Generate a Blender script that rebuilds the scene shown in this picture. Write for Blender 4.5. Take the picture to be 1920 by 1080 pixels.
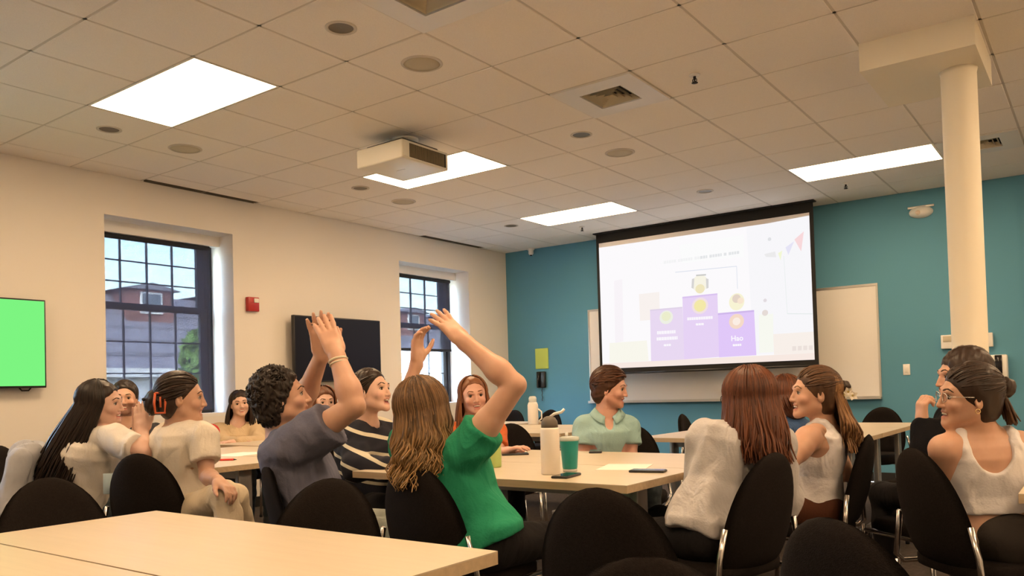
import bpy, bmesh, math, random
import numpy as np
from mathutils import Vector, Matrix
random.seed(7); rng = np.random.default_rng(11)
scene = bpy.context.scene
C = scene.collection
for o in list(bpy.data.objects): bpy.data.objects.remove(o)

# ------------------------------------------------------------------ camera
TILE = 0.6096; CEIL = 3.05
F_PX = 1524.572; CY = 691.25          # the photograph is a crop: its optical centre lies below the middle
CAM = np.array([5.36536388, -2.66703185, 1.09333659])
FW = np.array([-0.59004738, 0.80695403, 0.02587039])
RT = np.array([0.80646901, 0.59059949, -0.02828395])
UP = np.array([0.03810289, -0.0041748, 0.9992651])
cd = bpy.data.cameras.new('camera'); cam = bpy.data.objects.new('camera', cd); C.objects.link(cam)
cd.sensor_width = 36; cd.lens = F_PX / 1920 * 36; cd.shift_y = (CY - 540) / 1920; cd.clip_start = 0.05; cd.clip_end = 300
M3 = Matrix((RT, UP, -FW)).transposed()
cam.matrix_world = Matrix.Translation(CAM) @ M3.to_4x4()
scene.camera = cam
def at(px, py, D):            # pixel + depth along the view axis -> world point
    return CAM + (FW + RT * (px - 960) / F_PX - UP * (py - CY) / F_PX) * D
def _ray(px, py): return FW + RT * (px - 960) / F_PX - UP * (py - CY) / F_PX
def atz(px, py, z): d = _ray(px, py); return CAM + d * (z - CAM[2]) / d[2]
def atx(px, py, X): d = _ray(px, py); return CAM + d * (X - CAM[0]) / d[0]
def aty(px, py, Y): d = _ray(px, py); return CAM + d * (Y - CAM[1]) / d[1]

# ------------------------------------------------------------------ world, exposure
w = bpy.data.worlds.new('sky'); scene.world = w; w.use_nodes = True
nt = w.node_tree; bg = nt.nodes['Background']
sky = nt.nodes.new('ShaderNodeTexSky'); sky.sky_type = 'NISHITA'; sky.sun_disc = False
sky.sun_elevation = math.radians(48); sky.sun_rotation = math.radians(140); sky.air_density = 1.2; sky.dust_density = 2.5
nt.links.new(sky.outputs[0], bg.inputs[0]); bg.inputs[1].default_value = 6.0
scene.view_settings.view_transform = 'Standard'; scene.view_settings.look = 'None'
scene.view_settings.gamma = 1; scene.view_settings.use_curve_mapping = False
scene.view_settings.exposure = 0.50
sl = bpy.data.lights.new('sun', 'SUN'); sl.energy = 5.0; sl.angle = 0.02; sl.color = (1.0, 0.96, 0.9)
so_ = bpy.data.objects.new('sun', sl); C.objects.link(so_); so_.rotation_euler = Vector((-0.70, 0.15, -0.72)).to_track_quat('-Z', 'Y').to_euler()
PANEL = 15.5
PANEL_COL = (1.0, 0.68, 0.39)

# ------------------------------------------------------------------ materials
MATS = {}
def mat(name, col, rough=0.6, metal=0.0, emit=None, estr=0.0, noise=None, bump=0.0, bscale=80, coords='Object', stretch=(1,1,1), spec=0.5, sss=0.0, trans=0.0, alpha=None, sheen=0.0):
    if name in MATS: return MATS[name]
    m = bpy.data.materials.new(name); m.use_nodes = True
    t = m.node_tree; b = t.nodes['Principled BSDF']
    b.inputs['Base Color'].default_value = (*col, 1); b.inputs['Roughness'].default_value = rough
    b.inputs['Metallic'].default_value = metal; b.inputs['Specular IOR Level'].default_value = spec
    if emit: b.inputs['Emission Color'].default_value = (*emit, 1); b.inputs['Emission Strength'].default_value = estr
    if sss: b.inputs['Subsurface Weight'].default_value = sss; b.inputs['Subsurface Radius'].default_value = (0.012, 0.005, 0.003); b.inputs['Subsurface Scale'].default_value = 1.0
    if trans: b.inputs['Transmission Weight'].default_value = trans
    if alpha is not None: b.inputs['Alpha'].default_value = alpha
    if sheen: b.inputs['Sheen Weight'].default_value = sheen
    if noise or bump:
        tc = t.nodes.new('ShaderNodeTexCoord'); mp = t.nodes.new('ShaderNodeMapping'); mp.inputs['Scale'].default_value = stretch
        t.links.new(tc.outputs[coords], mp.inputs[0])
    if noise:
        sc, amt = noise[0], noise[1]; col2 = noise[2] if len(noise) > 2 else tuple(c * (1 - amt) for c in col)
        n = t.nodes.new('ShaderNodeTexNoise'); n.inputs['Scale'].default_value = sc; n.inputs['Detail'].default_value = 5
        r = t.nodes.new('ShaderNodeValToRGB'); r.color_ramp.elements[0].position = 0.35; r.color_ramp.elements[1].position = 0.65
        r.color_ramp.elements[0].color = (*col2, 1); r.color_ramp.elements[1].color = (*col, 1)
        t.links.new(mp.outputs[0], n.inputs[0]); t.links.new(n.outputs[0], r.inputs[0]); t.links.new(r.outputs[0], b.inputs['Base Color'])
    if bump:
        n2 = t.nodes.new('ShaderNodeTexNoise'); n2.inputs['Scale'].default_value = bscale; n2.inputs['Detail'].default_value = 3
        bp = t.nodes.new('ShaderNodeBump'); bp.inputs['Strength'].default_value = bump; bp.inputs['Distance'].default_value = 0.004
        t.links.new(mp.outputs[0], n2.inputs[0]); t.links.new(n2.outputs[0], bp.inputs['Height']); t.links.new(bp.outputs[0], b.inputs['Normal'])
    MATS[name] = m; return m
def S(r, g, b):               # sRGB 0-255 -> linear
    f = lambda c: (c / 255 / 12.92) if c <= 10 else ((c / 255 + 0.055) / 1.055) ** 2.4
    return (f(r), f(g), f(b))
def emat(name, col, s):        # s: brightness as displayed
    if name != 'panel_emit': s = s * 2 ** -scene.view_settings.exposure
    if name in MATS: return MATS[name]
    m = bpy.data.materials.new(name); m.use_nodes = True; t = m.node_tree
    t.nodes.remove(t.nodes['Principled BSDF']); e = t.nodes.new('ShaderNodeEmission')
    e.inputs[0].default_value = (*col, 1); e.inputs[1].default_value = s
    t.links.new(e.outputs[0], t.nodes['Material Output'].inputs[0]); MATS[name] = m; return m

mat('wall_paint', (0.80, 0.76, 0.70), 0.85, bump=0.05, bscale=60)
mat('teal_paint', (0.095, 0.292, 0.42), 0.75, bump=0.05, bscale=60)
mat('reveal_paint', (0.80, 0.79, 0.77), 0.8)
mat('tile', (0.90, 0.85, 0.78), 0.95, noise=(220, 0.06), bump=0.25, bscale=180)
mat('tbar', (0.62, 0.57, 0.50), 0.6)
mat('plenum', (0.05, 0.045, 0.04), 1)
mat('carpet', (0.070, 0.052, 0.044), 0.98, noise=(35, 0.45), bump=0.6, bscale=300)
mat('carpet_b', (0.060, 0.048, 0.045), 0.98, noise=(30, 0.5), bump=0.6, bscale=300)
mat('white_metal', (0.78, 0.76, 0.72), 0.45)
mat('white_plastic', (0.80, 0.79, 0.75), 0.4)
mat('beige_metal', (0.55, 0.49, 0.36), 0.7)
mat('dark', (0.012, 0.012, 0.012), 0.7)
mat('black_plastic', (0.012, 0.012, 0.014), 0.35)
mat('black_gloss', (0.008, 0.008, 0.012), 0.12); mat('tv_off', (0.005, 0.004, 0.008), 0.30, spec=0.25)
mat('chrome', (0.62, 0.60, 0.58), 0.22, 1.0)
mat('grey_metal', (0.30, 0.29, 0.28), 0.4, 0.7)
mat('chair_fabric', (0.016, 0.0125, 0.0115), 0.95, spec=0.12, bump=0.5, bscale=420, noise=(160, 0.25))
mat('table_lam', (0.61, 0.525, 0.40), 0.38, noise=(6, 0.05), stretch=(0.6, 9, 9), spec=0.35)
mat('table_edge', (0.58, 0.44, 0.28), 0.5, noise=(5, 0.15), stretch=(0.6, 12, 12))
mat('column_paint', (0.84, 0.78, 0.64), 0.5)
mat('frame_dark', (0.018, 0.019, 0.026), 0.45)
mat('whiteboard', (0.80, 0.79, 0.77), 0.25)
mat('alu', (0.6, 0.59, 0.56), 0.35, 0.8)
mat('screen_black', (0.006, 0.006, 0.006), 0.8)
mat('red_plastic', (0.42, 0.02, 0.018), 0.35)
mat('green_paper', (0.52, 0.66, 0.14), 0.7)
mat('glass', (0.9, 0.95, 1.0), 0.02, trans=1.0)
emat('panel_emit', PANEL_COL, PANEL)

# ------------------------------------------------------------------ mesh helpers
class MB:
    def __init__(s): s.v = []; s.f = []; s.m = []; s.smooth = []
    def add(s, vs, fs, mi=0, sm=False):
        n = len(s.v); s.v += [tuple(map(float, p)) for p in vs]
        s.f += [tuple(i + n for i in f) for f in fs]; s.m += [mi] * len(fs); s.smooth += [sm] * len(fs); return s
    def box(s, x0, x1, y0, y1, z0, z1, mi=0, M=None):
        vs = [(x, y, z) for z in (z0, z1) for y in (y0, y1) for x in (x0, x1)]
        if M is not None: vs = [tuple(M @ Vector(p)) for p in vs]
        return s.add(vs, [(0, 2, 3, 1), (4, 5, 7, 6), (0, 1, 5, 4), (2, 6, 7, 3), (0, 4, 6, 2), (1, 3, 7, 5)], mi)
    def rbox(s, x0, x1, y0, y1, z0, z1, r=0.01, seg=2, mi=0, M=None):
        bm = bmesh.new(); bmesh.ops.create_cube(bm, size=1)
        for v in bm.verts: v.co = Vector(((x0 + x1) / 2 + v.co.x * (x1 - x0), (y0 + y1) / 2 + v.co.y * (y1 - y0), (z0 + z1) / 2 + v.co.z * (z1 - z0)))
        bmesh.ops.bevel(bm, geom=list(bm.edges), offset=r, segments=seg, affect='EDGES', profile=0.5)
        bm.verts.index_update()
        vs = [(M @ v.co) if M is not None else v.co.copy() for v in bm.verts]; fs = [[v.index for v in f.verts] for f in bm.faces]
        bm.free(); return s.add(vs, fs, mi, True)
    def tube(s, pts, rad, n=8, mi=0, cap=True, sm=True):
        pts = [Vector(p) for p in pts]; k = len(pts)
        if not hasattr(rad, '__len__'): rad = [rad] * k
        vs = []; prev = None
        for i, p in enumerate(pts):
            t = (pts[min(i + 1, k - 1)] - pts[max(i - 1, 0)]).normalized()
            if prev is None:
                a = Vector((0, 0, 1)) if abs(t.z) < 0.9 else Vector((1, 0, 0)); u = t.cross(a).normalized()
            else:
                u = (prev - t * prev.dot(t)); u = u.normalized() if u.length > 1e-6 else t.orthogonal().normalized()
            prev = u; w_ = t.cross(u)
            for j in range(n):
                an = 2 * math.pi * j / n; vs.append(p + (u * math.cos(an) + w_ * math.sin(an)) * rad[i])
        fs = [(i * n + j, i * n + (j + 1) % n, (i + 1) * n + (j + 1) % n, (i + 1) * n + j) for i in range(k - 1) for j in range(n)]
        if cap: fs += [tuple(range(n - 1, -1, -1)), tuple(range((k - 1) * n, k * n))]
        return s.add(vs, fs, mi, sm)
    def lathe(s, prof, c=(0, 0, 0), n=20, mi=0, sm=True):
        vs = [(c[0] + r * math.cos(2 * math.pi * j / n), c[1] + r * math.sin(2 * math.pi * j / n), c[2] + z) for r, z in prof for j in range(n)]
        k = len(prof)
        fs = [(i * n + j, i * n + (j + 1) % n, (i + 1) * n + (j + 1) % n, (i + 1) * n + j) for i in range(k - 1) for j in range(n)]
        fs += [tuple(range(n - 1, -1, -1)), tuple(range((k - 1) * n, k * n))]
        return s.add(vs, fs, mi, sm)
    def prism(s, poly, ext, mi=0):     # poly: list of 3-D points, ext: vector
        n = len(poly); e = Vector(ext); vs = [Vector(p) for p in poly] + [Vector(p) + e for p in poly]
        fs = [tuple(range(n - 1, -1, -1)), tuple(range(n, 2 * n))] + [(i, (i + 1) % n, n + (i + 1) % n, n + i) for i in range(n)]
        return s.add(vs, fs, mi)
def obj(name, mb, mats, parent=None, world=True, smooth=None):
    me = bpy.data.meshes.new(name)
    v = mb.v
    if parent is not None and world:
        L = parent.matrix_world.inverted() if False else Matrix.Translation(parent_loc(parent)).inverted(); v = [tuple(Vector(p) + L.translation) for p in v]
    me.from_pydata(v, [], mb.f)
    if isinstance(mats, str): mats = [mats]
    for m in mats: me.materials.append(MATS[m])
    me.polygons.foreach_set('material_index', mb.m); me.polygons.foreach_set('use_smooth', mb.smooth)
    me.update(); fix_normals(me)
    o = bpy.data.objects.new(name, me); C.objects.link(o)
    if parent is not None: o.parent = parent
    return o
def fix_normals(me):
    if len(me.polygons) > 20000: return
    bm = bmesh.new(); bm.from_mesh(me); bmesh.ops.recalc_face_normals(bm, faces=bm.faces); bm.to_mesh(me); bm.free()
def parent_loc(p):
    l = Vector((0, 0, 0))
    while p is not None: l = l + p.location; p = p.parent
    return l
def tag(o, label=None, cat=None, group=None, kind=None):
    if label: o['label'] = label
    if cat: o['category'] = cat
    if group: o['group'] = group
    if kind: o['kind'] = kind
    return o
def thing(name, loc, label, cat, group=None, rz=0.0):
    o = bpy.data.objects.new(name, None); C.objects.link(o); o.location = loc; o.rotation_euler = (0, 0, rz); o.empty_display_size = 0.1
    return tag(o, label, cat, group)
def struct(name, mb, mats, label=None, cat=None):
    o = obj(name, mb, mats); return tag(o, label, cat, None, 'structure')
def copy_obj(o, parent=None, name=None):
    c = o.copy(); C.objects.link(c); c.parent = parent
    if name: c.name = name
    return c
def copy_tree(o, parent=None):
    c = copy_obj(o, parent)
    for ch in list(o.children):
        if ch.name != c.name: copy_tree(ch, c)
    return c

# ------------------------------------------------------------------ room shell
XL, XR, YB, YF = -1.524, 7.62, 6.675, -5.0
W1 = (0.89, 2.16, 0.94, 2.70); W2 = (4.49, 5.82, 0.94, 2.70); W0 = (-2.70, -1.45, 0.95, 2.70)
WD = 0.36      # depth of the window recess
mb = MB()
ys = [YF]; 
for a in (W0, W1, W2): ys += [a[0], a[1]]
ys += [YB]
OUT = XL - 0.55
for i in range(0, len(ys), 2): mb.box(OUT, XL, ys[i], ys[i + 1], 0, CEIL + 0.3)
for a in (W0, W1, W2): mb.box(OUT, XL, a[0], a[1], 0, a[2]); mb.box(OUT, XL, a[0], a[1], a[3], CEIL + 0.3)
struct('wall_left', mb, 'wall_paint', 'cream painted wall with deep window openings', 'wall')
DX0, DX1, DZ = 4.74, 6.70, 2.98
mb = MB(); mb.box(XL - 0.5, DX0, YB, YB + 0.2, 0, CEIL + 0.3); mb.box(DX0, XR, YB, YB + 0.2, DZ, CEIL + 0.3)
mb.box(DX1, XR, YB, YB + 0.2, 0, DZ)
struct('wall_back', mb, 'teal_paint', 'teal painted end wall behind the projection screen', 'wall')
mb = MB(); mb.box(XR, XR + 0.2, YF, YB + 0.2, 0, CEIL + 0.3)
struct('wall_right', mb, 'wall_paint', 'cream wall on the right of the room', 'wall')
mb = MB(); mb.box(OUT, XR + 0.2, YF - 0.2, YF, 0, CEIL + 0.3)
struct('wall_front', mb, 'wall_paint', 'cream wall behind the viewer', 'wall')
mb = MB(); mb.box(XL, XR, YF, YB, -0.1, -0.006)
floor = struct('floor', mb, 'carpet', 'dark brown carpet tile floor', 'floor')
# carpet tiles, each its own piece
cm = MB(); q = 0.4995; cm.box(-q / 2, q / 2, -q / 2, q / 2, -0.006, 0)
first = None
for i in range(17):
    for j in range(24):
        x = XL + 0.25 + i * 0.5; y = YF + 0.25 + j * 0.5
        if x + 0.25 > XR + 0.01 or y + 0.25 > YB + 0.01: continue
        p = np.array([x, y, 0]) - CAM; c = p @ FW
        if c < 0.8 or abs(p @ RT / c) > 0.72: continue      # only tiles within the picture's sight
        if first is None: first = obj('carpet_tile', cm, 'carpet', floor); t_ = first; t_.data.materials.append(MATS['carpet_b'])
        else: t_ = copy_obj(first, floor)
        t_.location = (x, y, 0); t_.rotation_euler = (0, 0, math.pi / 2 * ((i + j) % 2))
mb = MB(); mb.box(XL, DX0 - 0.09, YB - 0.014, YB, 0, 0.1); struct('baseboard_back', mb, 'dark')
mb = MB(); mb.box(XL, XL + 0.014, YF, YB, 0, 0.1); struct('baseboard_left', mb, 'dark')

# ceiling: plenum slab, T-bars, tiles
mb = MB(); mb.box(OUT, XR + 0.2, YF - 0.2, YB + 0.2, CEIL + 0.12, CEIL + 0.3)
ceil = struct('ceiling', mb, 'plenum', 'suspended ceiling of square beige tiles', 'ceiling')
us = list(range(-8, 12)); vs_ = list(range(-2, 13))
GAP = 0.006
def tb(name, x0, x1, y0, y1):
    m_ = MB(); m_.box(x0, x1, y0, y1, CEIL + 0.001, CEIL + 0.012); return obj(name, m_, 'tbar', ceil)
for v in vs_: tb('ceiling_t_bar', v * TILE - 0.012, v * TILE + 0.012, YF, YB)
for u in us[:-1]: tb('ceiling_t_bar', XL, XR, u * TILE - 0.012, u * TILE + 0.012)
LIGHTS = [(0, 0), (4, 0), (8, 0), (8, 5), (0, 5.0), (-4, 0), (-4, 5), (8, 10), (4, 10), (0, 10), (-4, 10)]
HOLES = set()
for (u, v) in LIGHTS: HOLES |= {(u, int(v)), (u, int(v) + 1)}
VENTS = [(0, 4), (3, 4), (8, 7)]
HOLES |= set(VENTS)
tile_meshes = {}
def tile_obj(x0, x1, y0, y1):
    wx, wy = round(x1 - x0, 3), round(y1 - y0, 3); key = (wx, wy)
    if key not in tile_meshes:
        m_ = MB(); g = GAP; b = 0.004
        a0 = [(-wx / 2 + g, -wy / 2 + g), (wx / 2 - g, -wy / 2 + g), (wx / 2 - g, wy / 2 - g), (-wx / 2 + g, wy / 2 - g)]
        vs = [(x, y, 0.016) for x, y in a0] + [(x, y, 0.003) for x, y in a0] + [(x - math.copysign(b, x), y - math.copysign(b, y), -0.002) for x, y in a0]
        fs = [(0, 1, 2, 3)] + [(k * 4 + i, k * 4 + (i + 1) % 4, k * 4 + 4 + (i + 1) % 4, k * 4 + 4 + i) for k in range(2) for i in range(4)] + [(8, 9, 10, 11)]
        m_.add(vs, fs); o = obj('ceiling_tile', m_, 'tile', ceil); tile_meshes[key] = o
    else: o = copy_obj(tile_meshes[key], ceil)
    o.location = ((x0 + x1) / 2, (y0 + y1) / 2, CEIL + random.uniform(-0.0008, 0.0008))
    o.rotation_euler = (random.uniform(-.0012, .0012), random.uniform(-.0012, .0012), 0)
for v in range(-3, 13):
    for u in range(-8, 11):
        if (u, v) in HOLES: continue
        x0, x1 = max(v * TILE, XL), min((v + 1) * TILE, XR); y0, y1 = max(u * TILE, YF), min((u + 1) * TILE, YB)
        if x1 - x0 < 0.05 or y1 - y0 < 0.05: continue
        if v == -3 and (2 <= u < 4 or 8 <= u < 10): x0 = XL + 0.075        # slot diffusers run along the wall there
        tile_obj(x0, x1, y0, y1)

# light panels (2 x 4 ft troffers)
def light_panel(u, v, label):
    x0, x1, y0, y1 = v * TILE, (v + 2) * TILE, u * TILE, (u + 1) * TILE
    t = thing('ceiling_light', ((x0 + x1) / 2, (y0 + y1) / 2, CEIL), label, 'ceiling light', 'fluorescent panels in the ceiling grid')
    m_ = MB(); a = 0.012
    m_.box(x0 + 0.006, x1 - 0.006, y0 + 0.006, y0 + 0.006 + a, CEIL - 0.002, CEIL + 0.05); m_.box(x0 + 0.006, x1 - 0.006, y1 - 0.006 - a, y1 - 0.006, CEIL - 0.002, CEIL + 0.05)
    m_.box(x0 + 0.006, x0 + 0.006 + a, y0 + 0.018, y1 - 0.018, CEIL - 0.002, CEIL + 0.05); m_.box(x1 - 0.006 - a, x1 - 0.006, y0 + 0.018, y1 - 0.018, CEIL - 0.002, CEIL + 0.05)
    m_.box(x0 + 0.006, x1 - 0.006, y0 + 0.006, y1 - 0.006, CEIL + 0.05, CEIL + 0.07)
    obj('frame', m_, 'white_metal', t)
    m_ = MB(); m_.box(x0 + 0.018, x1 - 0.018, y0 + 0.018, y1 - 0.018, CEIL - 0.001, CEIL + 0.0005)
    obj('diffuser', m_, 'panel_emit', t)
for (u, v), lb in zip(LIGHTS, ['large bright ceiling light panel nearest the left window', 'bright ceiling light panel behind the hanging projector', 'bright ceiling light panel left above the projection screen', 'bright ceiling light panel beside the round column',
        'ceiling light panel overhead out of the picture on the right', 'ceiling light panel behind the viewer on the left', 'ceiling light panel behind the viewer on the right', 'ceiling light panel right of the picture by the glazed door', 'ceiling light panel right of the picture beside the column', 'ceiling light panel right of the viewer', 'ceiling light panel farthest behind the viewer on the right']):
    light_panel(u, v, lb)

# square air diffusers
def vent(u, v, label, rows=4, dark=True):
    x0, y0 = v * TILE, u * TILE; x1, y1 = x0 + TILE, y0 + TILE; cx, cy = (x0 + x1) / 2, (y0 + y1) / 2
    t = thing('air_vent', (cx, cy, CEIL), label, 'vent', 'square air diffusers in the ceiling')
    r = 0.155; m_ = MB(); g = 0.008; z0 = CEIL - 0.012
    for a in (0,):
        m_.box(x0 + g, x1 - g, y0 + g, cy - r, z0, CEIL + 0.01); m_.box(x0 + g, x1 - g, cy + r, y1 - g, z0, CEIL + 0.01)
        m_.box(x0 + g, cx - r, cy - r, cy + r, z0, CEIL + 0.01); m_.box(cx + r, x1 - g, cy - r, cy + r, z0, CEIL + 0.01)
    obj('frame', m_, 'white_metal', t)
    m_ = MB(); m_.box(cx - r, cx + r, cy - r, cy + r, CEIL + 0.045, CEIL + 0.05); obj('duct_back', m_, 'dark' if dark else 'beige_metal', t)
    for k in range(rows):                      # nested square louvres
        ro = r - 0.012 - k * 0.036; ri = ro - 0.021
        m_ = MB(); zo, zi = CEIL + 0.024, CEIL - 0.008
        oc = [(cx - ro, cy - ro), (cx + ro, cy - ro), (cx + ro, cy + ro), (cx - ro, cy + ro)]; ic = [(cx - ri, cy - ri), (cx + ri, cy - ri), (cx + ri, cy + ri), (cx - ri, cy + ri)]
        vs = [(*p, zi) for p in oc] + [(*p, zo) for p in ic] + [(*p, zi + 0.003) for p in oc] + [(*p, zo + 0.003) for p in ic]
        fs = [(i, (i + 1) % 4, 4 + (i + 1) % 4, 4 + i) for i in range(4)] + [(8 + i, 12 + i, 12 + (i + 1) % 4, 8 + (i + 1) % 4) for i in range(4)]
        m_.add(vs, fs); obj('louvre', m_, 'beige_metal', t)
vent(*VENTS[0], 'square ceiling air vent at the top edge of the picture', dark=False)
vent(*VENTS[1], 'square ceiling air vent with white border right of the projector')
vent(*VENTS[2], 'small square ceiling air vent behind the round column')
# round speakers, recessed cans, sprinklers
SPK = [(1.5, 3.52, 'large round beige ceiling speaker above the projector'), (1.55, -0.62, 'round beige ceiling speaker below the nearest light panel'),
       (5.48, 3.53, 'round beige ceiling speaker right of the square vent'), (5.55, -0.61, 'small far round ceiling speaker below the projector')]
for u, v, lb in SPK:
    t = thing('ceiling_speaker', (v * TILE, u * TILE, CEIL), lb, 'speaker', 'round ceiling speakers')
    m_ = MB(); m_.lathe([(0.125, 0.0), (0.125, -0.004), (0.115, -0.009), (0.108, -0.009), (0.108, -0.003)], (v * TILE, u * TILE, CEIL), 32); obj('rim', m_, 'tbar', t)
    m_ = MB(); m_.lathe([(0.001, -0.0075), (0.06, -0.0075), (0.108, -0.004), (0.108, 0.0)], (v * TILE, u * TILE, CEIL), 32); obj('grille', m_, 'beige_metal', t)
mat('can_inside', (0.16, 0.13, 0.09), 0.4, 0.5)
for u, v, lb in [(0.47, 3.51, 'dark recessed downlight at the top of the picture'), (0.55, -0.59, 'dark recessed downlight left below the nearest light panel'), (4.45, 3.54, 'small recessed downlight below the square vent'),
                 (4.44, -0.47, 'small recessed downlight just left below the projector'), (8.41, 3.53, 'far recessed downlight above the projection screen'), (8.44, -0.49, 'far recessed downlight near the corner sensor')]:
    t = thing('recessed_downlight', (v * TILE, u * TILE, CEIL), lb, 'downlight', 'recessed can lights, switched off')
    m_ = MB(); c_ = (v * TILE, u * TILE, CEIL); n = 28
    prof = [(0.085, -0.002), (0.085, -0.006), (0.07, -0.008), (0.066, -0.004), (0.066, 0.0)]
    m_.lathe(prof, c_, n); m_.f = m_.f[:-2]; m_.m = m_.m[:-2]; m_.smooth = m_.smooth[:-2]; obj('trim_ring', m_, 'tbar', t)
    m_ = MB(); m_.lathe([(0.066, -0.0035), (0.05, -0.0032), (0.02, -0.003), (0.001, -0.003)], c_, n); m_.f = m_.f[:-2]; m_.m = m_.m[:-2]; m_.smooth = m_.smooth[:-2]; obj('reflector', m_, 'can_inside', t)
for u, v, lb in [(3.53, 5.47, 'black ceiling sprinkler head right of the square vent'), (9.53, 5.48, 'small sprinkler head near the column light panel'), (9.52, 0.47, 'small sprinkler head left above the projection screen')]:
    t = thing('sprinkler', (v * TILE, u * TILE, CEIL), lb, 'sprinkler', 'ceiling sprinkler heads'); c_ = (v * TILE, u * TILE, CEIL)
    m_ = MB(); m_.lathe([(0.035, -0.001), (0.033, -0.008), (0.012, -0.012)], c_, 16); obj('escutcheon', m_, 'white_metal', t)
    m_ = MB(); m_.lathe([(0.009, -0.01), (0.009, -0.03), (0.005, -0.034), (0.005, -0.05)], c_, 10)
    m_.tube([(c_[0] - 0.012, c_[1], c_[2] - 0.028), (c_[0] - 0.014, c_[1], c_[2] - 0.04), (c_[0], c_[1], c_[2] - 0.052)], 0.003, 6); m_.tube([(c_[0] + 0.012, c_[1], c_[2] - 0.028), (c_[0] + 0.014, c_[1], c_[2] - 0.04), (c_[0], c_[1], c_[2] - 0.052)], 0.003, 6)
    obj('frame', m_, 'dark', t); m_ = MB(); m_.lathe([(0.002, -0.05), (0.02, -0.051), (0.02, -0.054), (0.002, -0.055)], c_, 14); obj('deflector', m_, 'dark', t)
# slot diffusers along the left wall
for k, (u0, u1, lb) in enumerate([(2.05, 3.95, 'long dark slot vent along the ceiling edge above the near window'), (7.97, 9.93, 'long dark slot vent along the ceiling edge above the far window')]):
    t = thing('slot_vent', (XL + 0.035, (u0 + u1) / 2 * TILE, CEIL), lb, 'vent', 'slot vents along the left wall')
    m_ = MB(); m_.box(XL + 0.002, XL + 0.07, u0 * TILE, u1 * TILE, CEIL + 0.02, CEIL + 0.03); obj('slot_back', m_, 'dark', t)
    for q_ in (0.004, 0.034, 0.064):
        m_ = MB(); m_.box(XL + q_, XL + q_ + 0.006, u0 * TILE, u1 * TILE, CEIL - 0.004, CEIL + 0.02); obj('slat', m_, 'can_inside', t)

# ------------------------------------------------------------------ windows
mat('shade_tint', (0.02, 0.022, 0.03), 0.9)
def shade_mat():
    m = bpy.data.materials.new('shade_mesh'); m.use_nodes = True; t = m.node_tree
    b = t.nodes['Principled BSDF']; b.inputs['Base Color'].default_value = (0.035, 0.037, 0.05, 1); b.inputs['Roughness'].default_value = 0.9
    tr = t.nodes.new('ShaderNodeBsdfTransparent'); tr.inputs[0].default_value = (0.92, 0.95, 1, 1); mx = t.nodes.new('ShaderNodeMixShader'); mx.inputs[0].default_value = 0.20
    tl = t.nodes.new('ShaderNodeBsdfTranslucent'); tl.inputs[0].default_value = (0.012, 0.012, 0.018, 1); ad = t.nodes.new('ShaderNodeAddShader'); t.links.new(b.outputs[0], ad.inputs[0]); t.links.new(tl.outputs[0], ad.inputs[1])
    t.links.new(ad.outputs[0], mx.inputs[1]); t.links.new(tr.outputs[0], mx.inputs[2]); t.links.new(mx.outputs[0], t.nodes['Material Output'].inputs[0]); MATS['shade_mesh'] = m
shade_mat()
m = bpy.data.materials.new('pane_glass'); m.use_nodes = True; t = m.node_tree
gl = t.nodes.new('ShaderNodeBsdfGlossy'); gl.inputs['Roughness'].default_value = 0.03; tr = t.nodes.new('ShaderNodeBsdfTransparent'); tr.inputs[0].default_value = (0.93, 0.97, 0.97, 1); mx = t.nodes.new('ShaderNodeMixShader'); mx.inputs[0].default_value = 0.94
t.links.new(gl.outputs[0], mx.inputs[1]); t.links.new(tr.outputs[0], mx.inputs[2]); t.links.new(mx.outputs[0], t.nodes['Material Output'].inputs[0]); MATS['pane_glass'] = m
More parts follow.
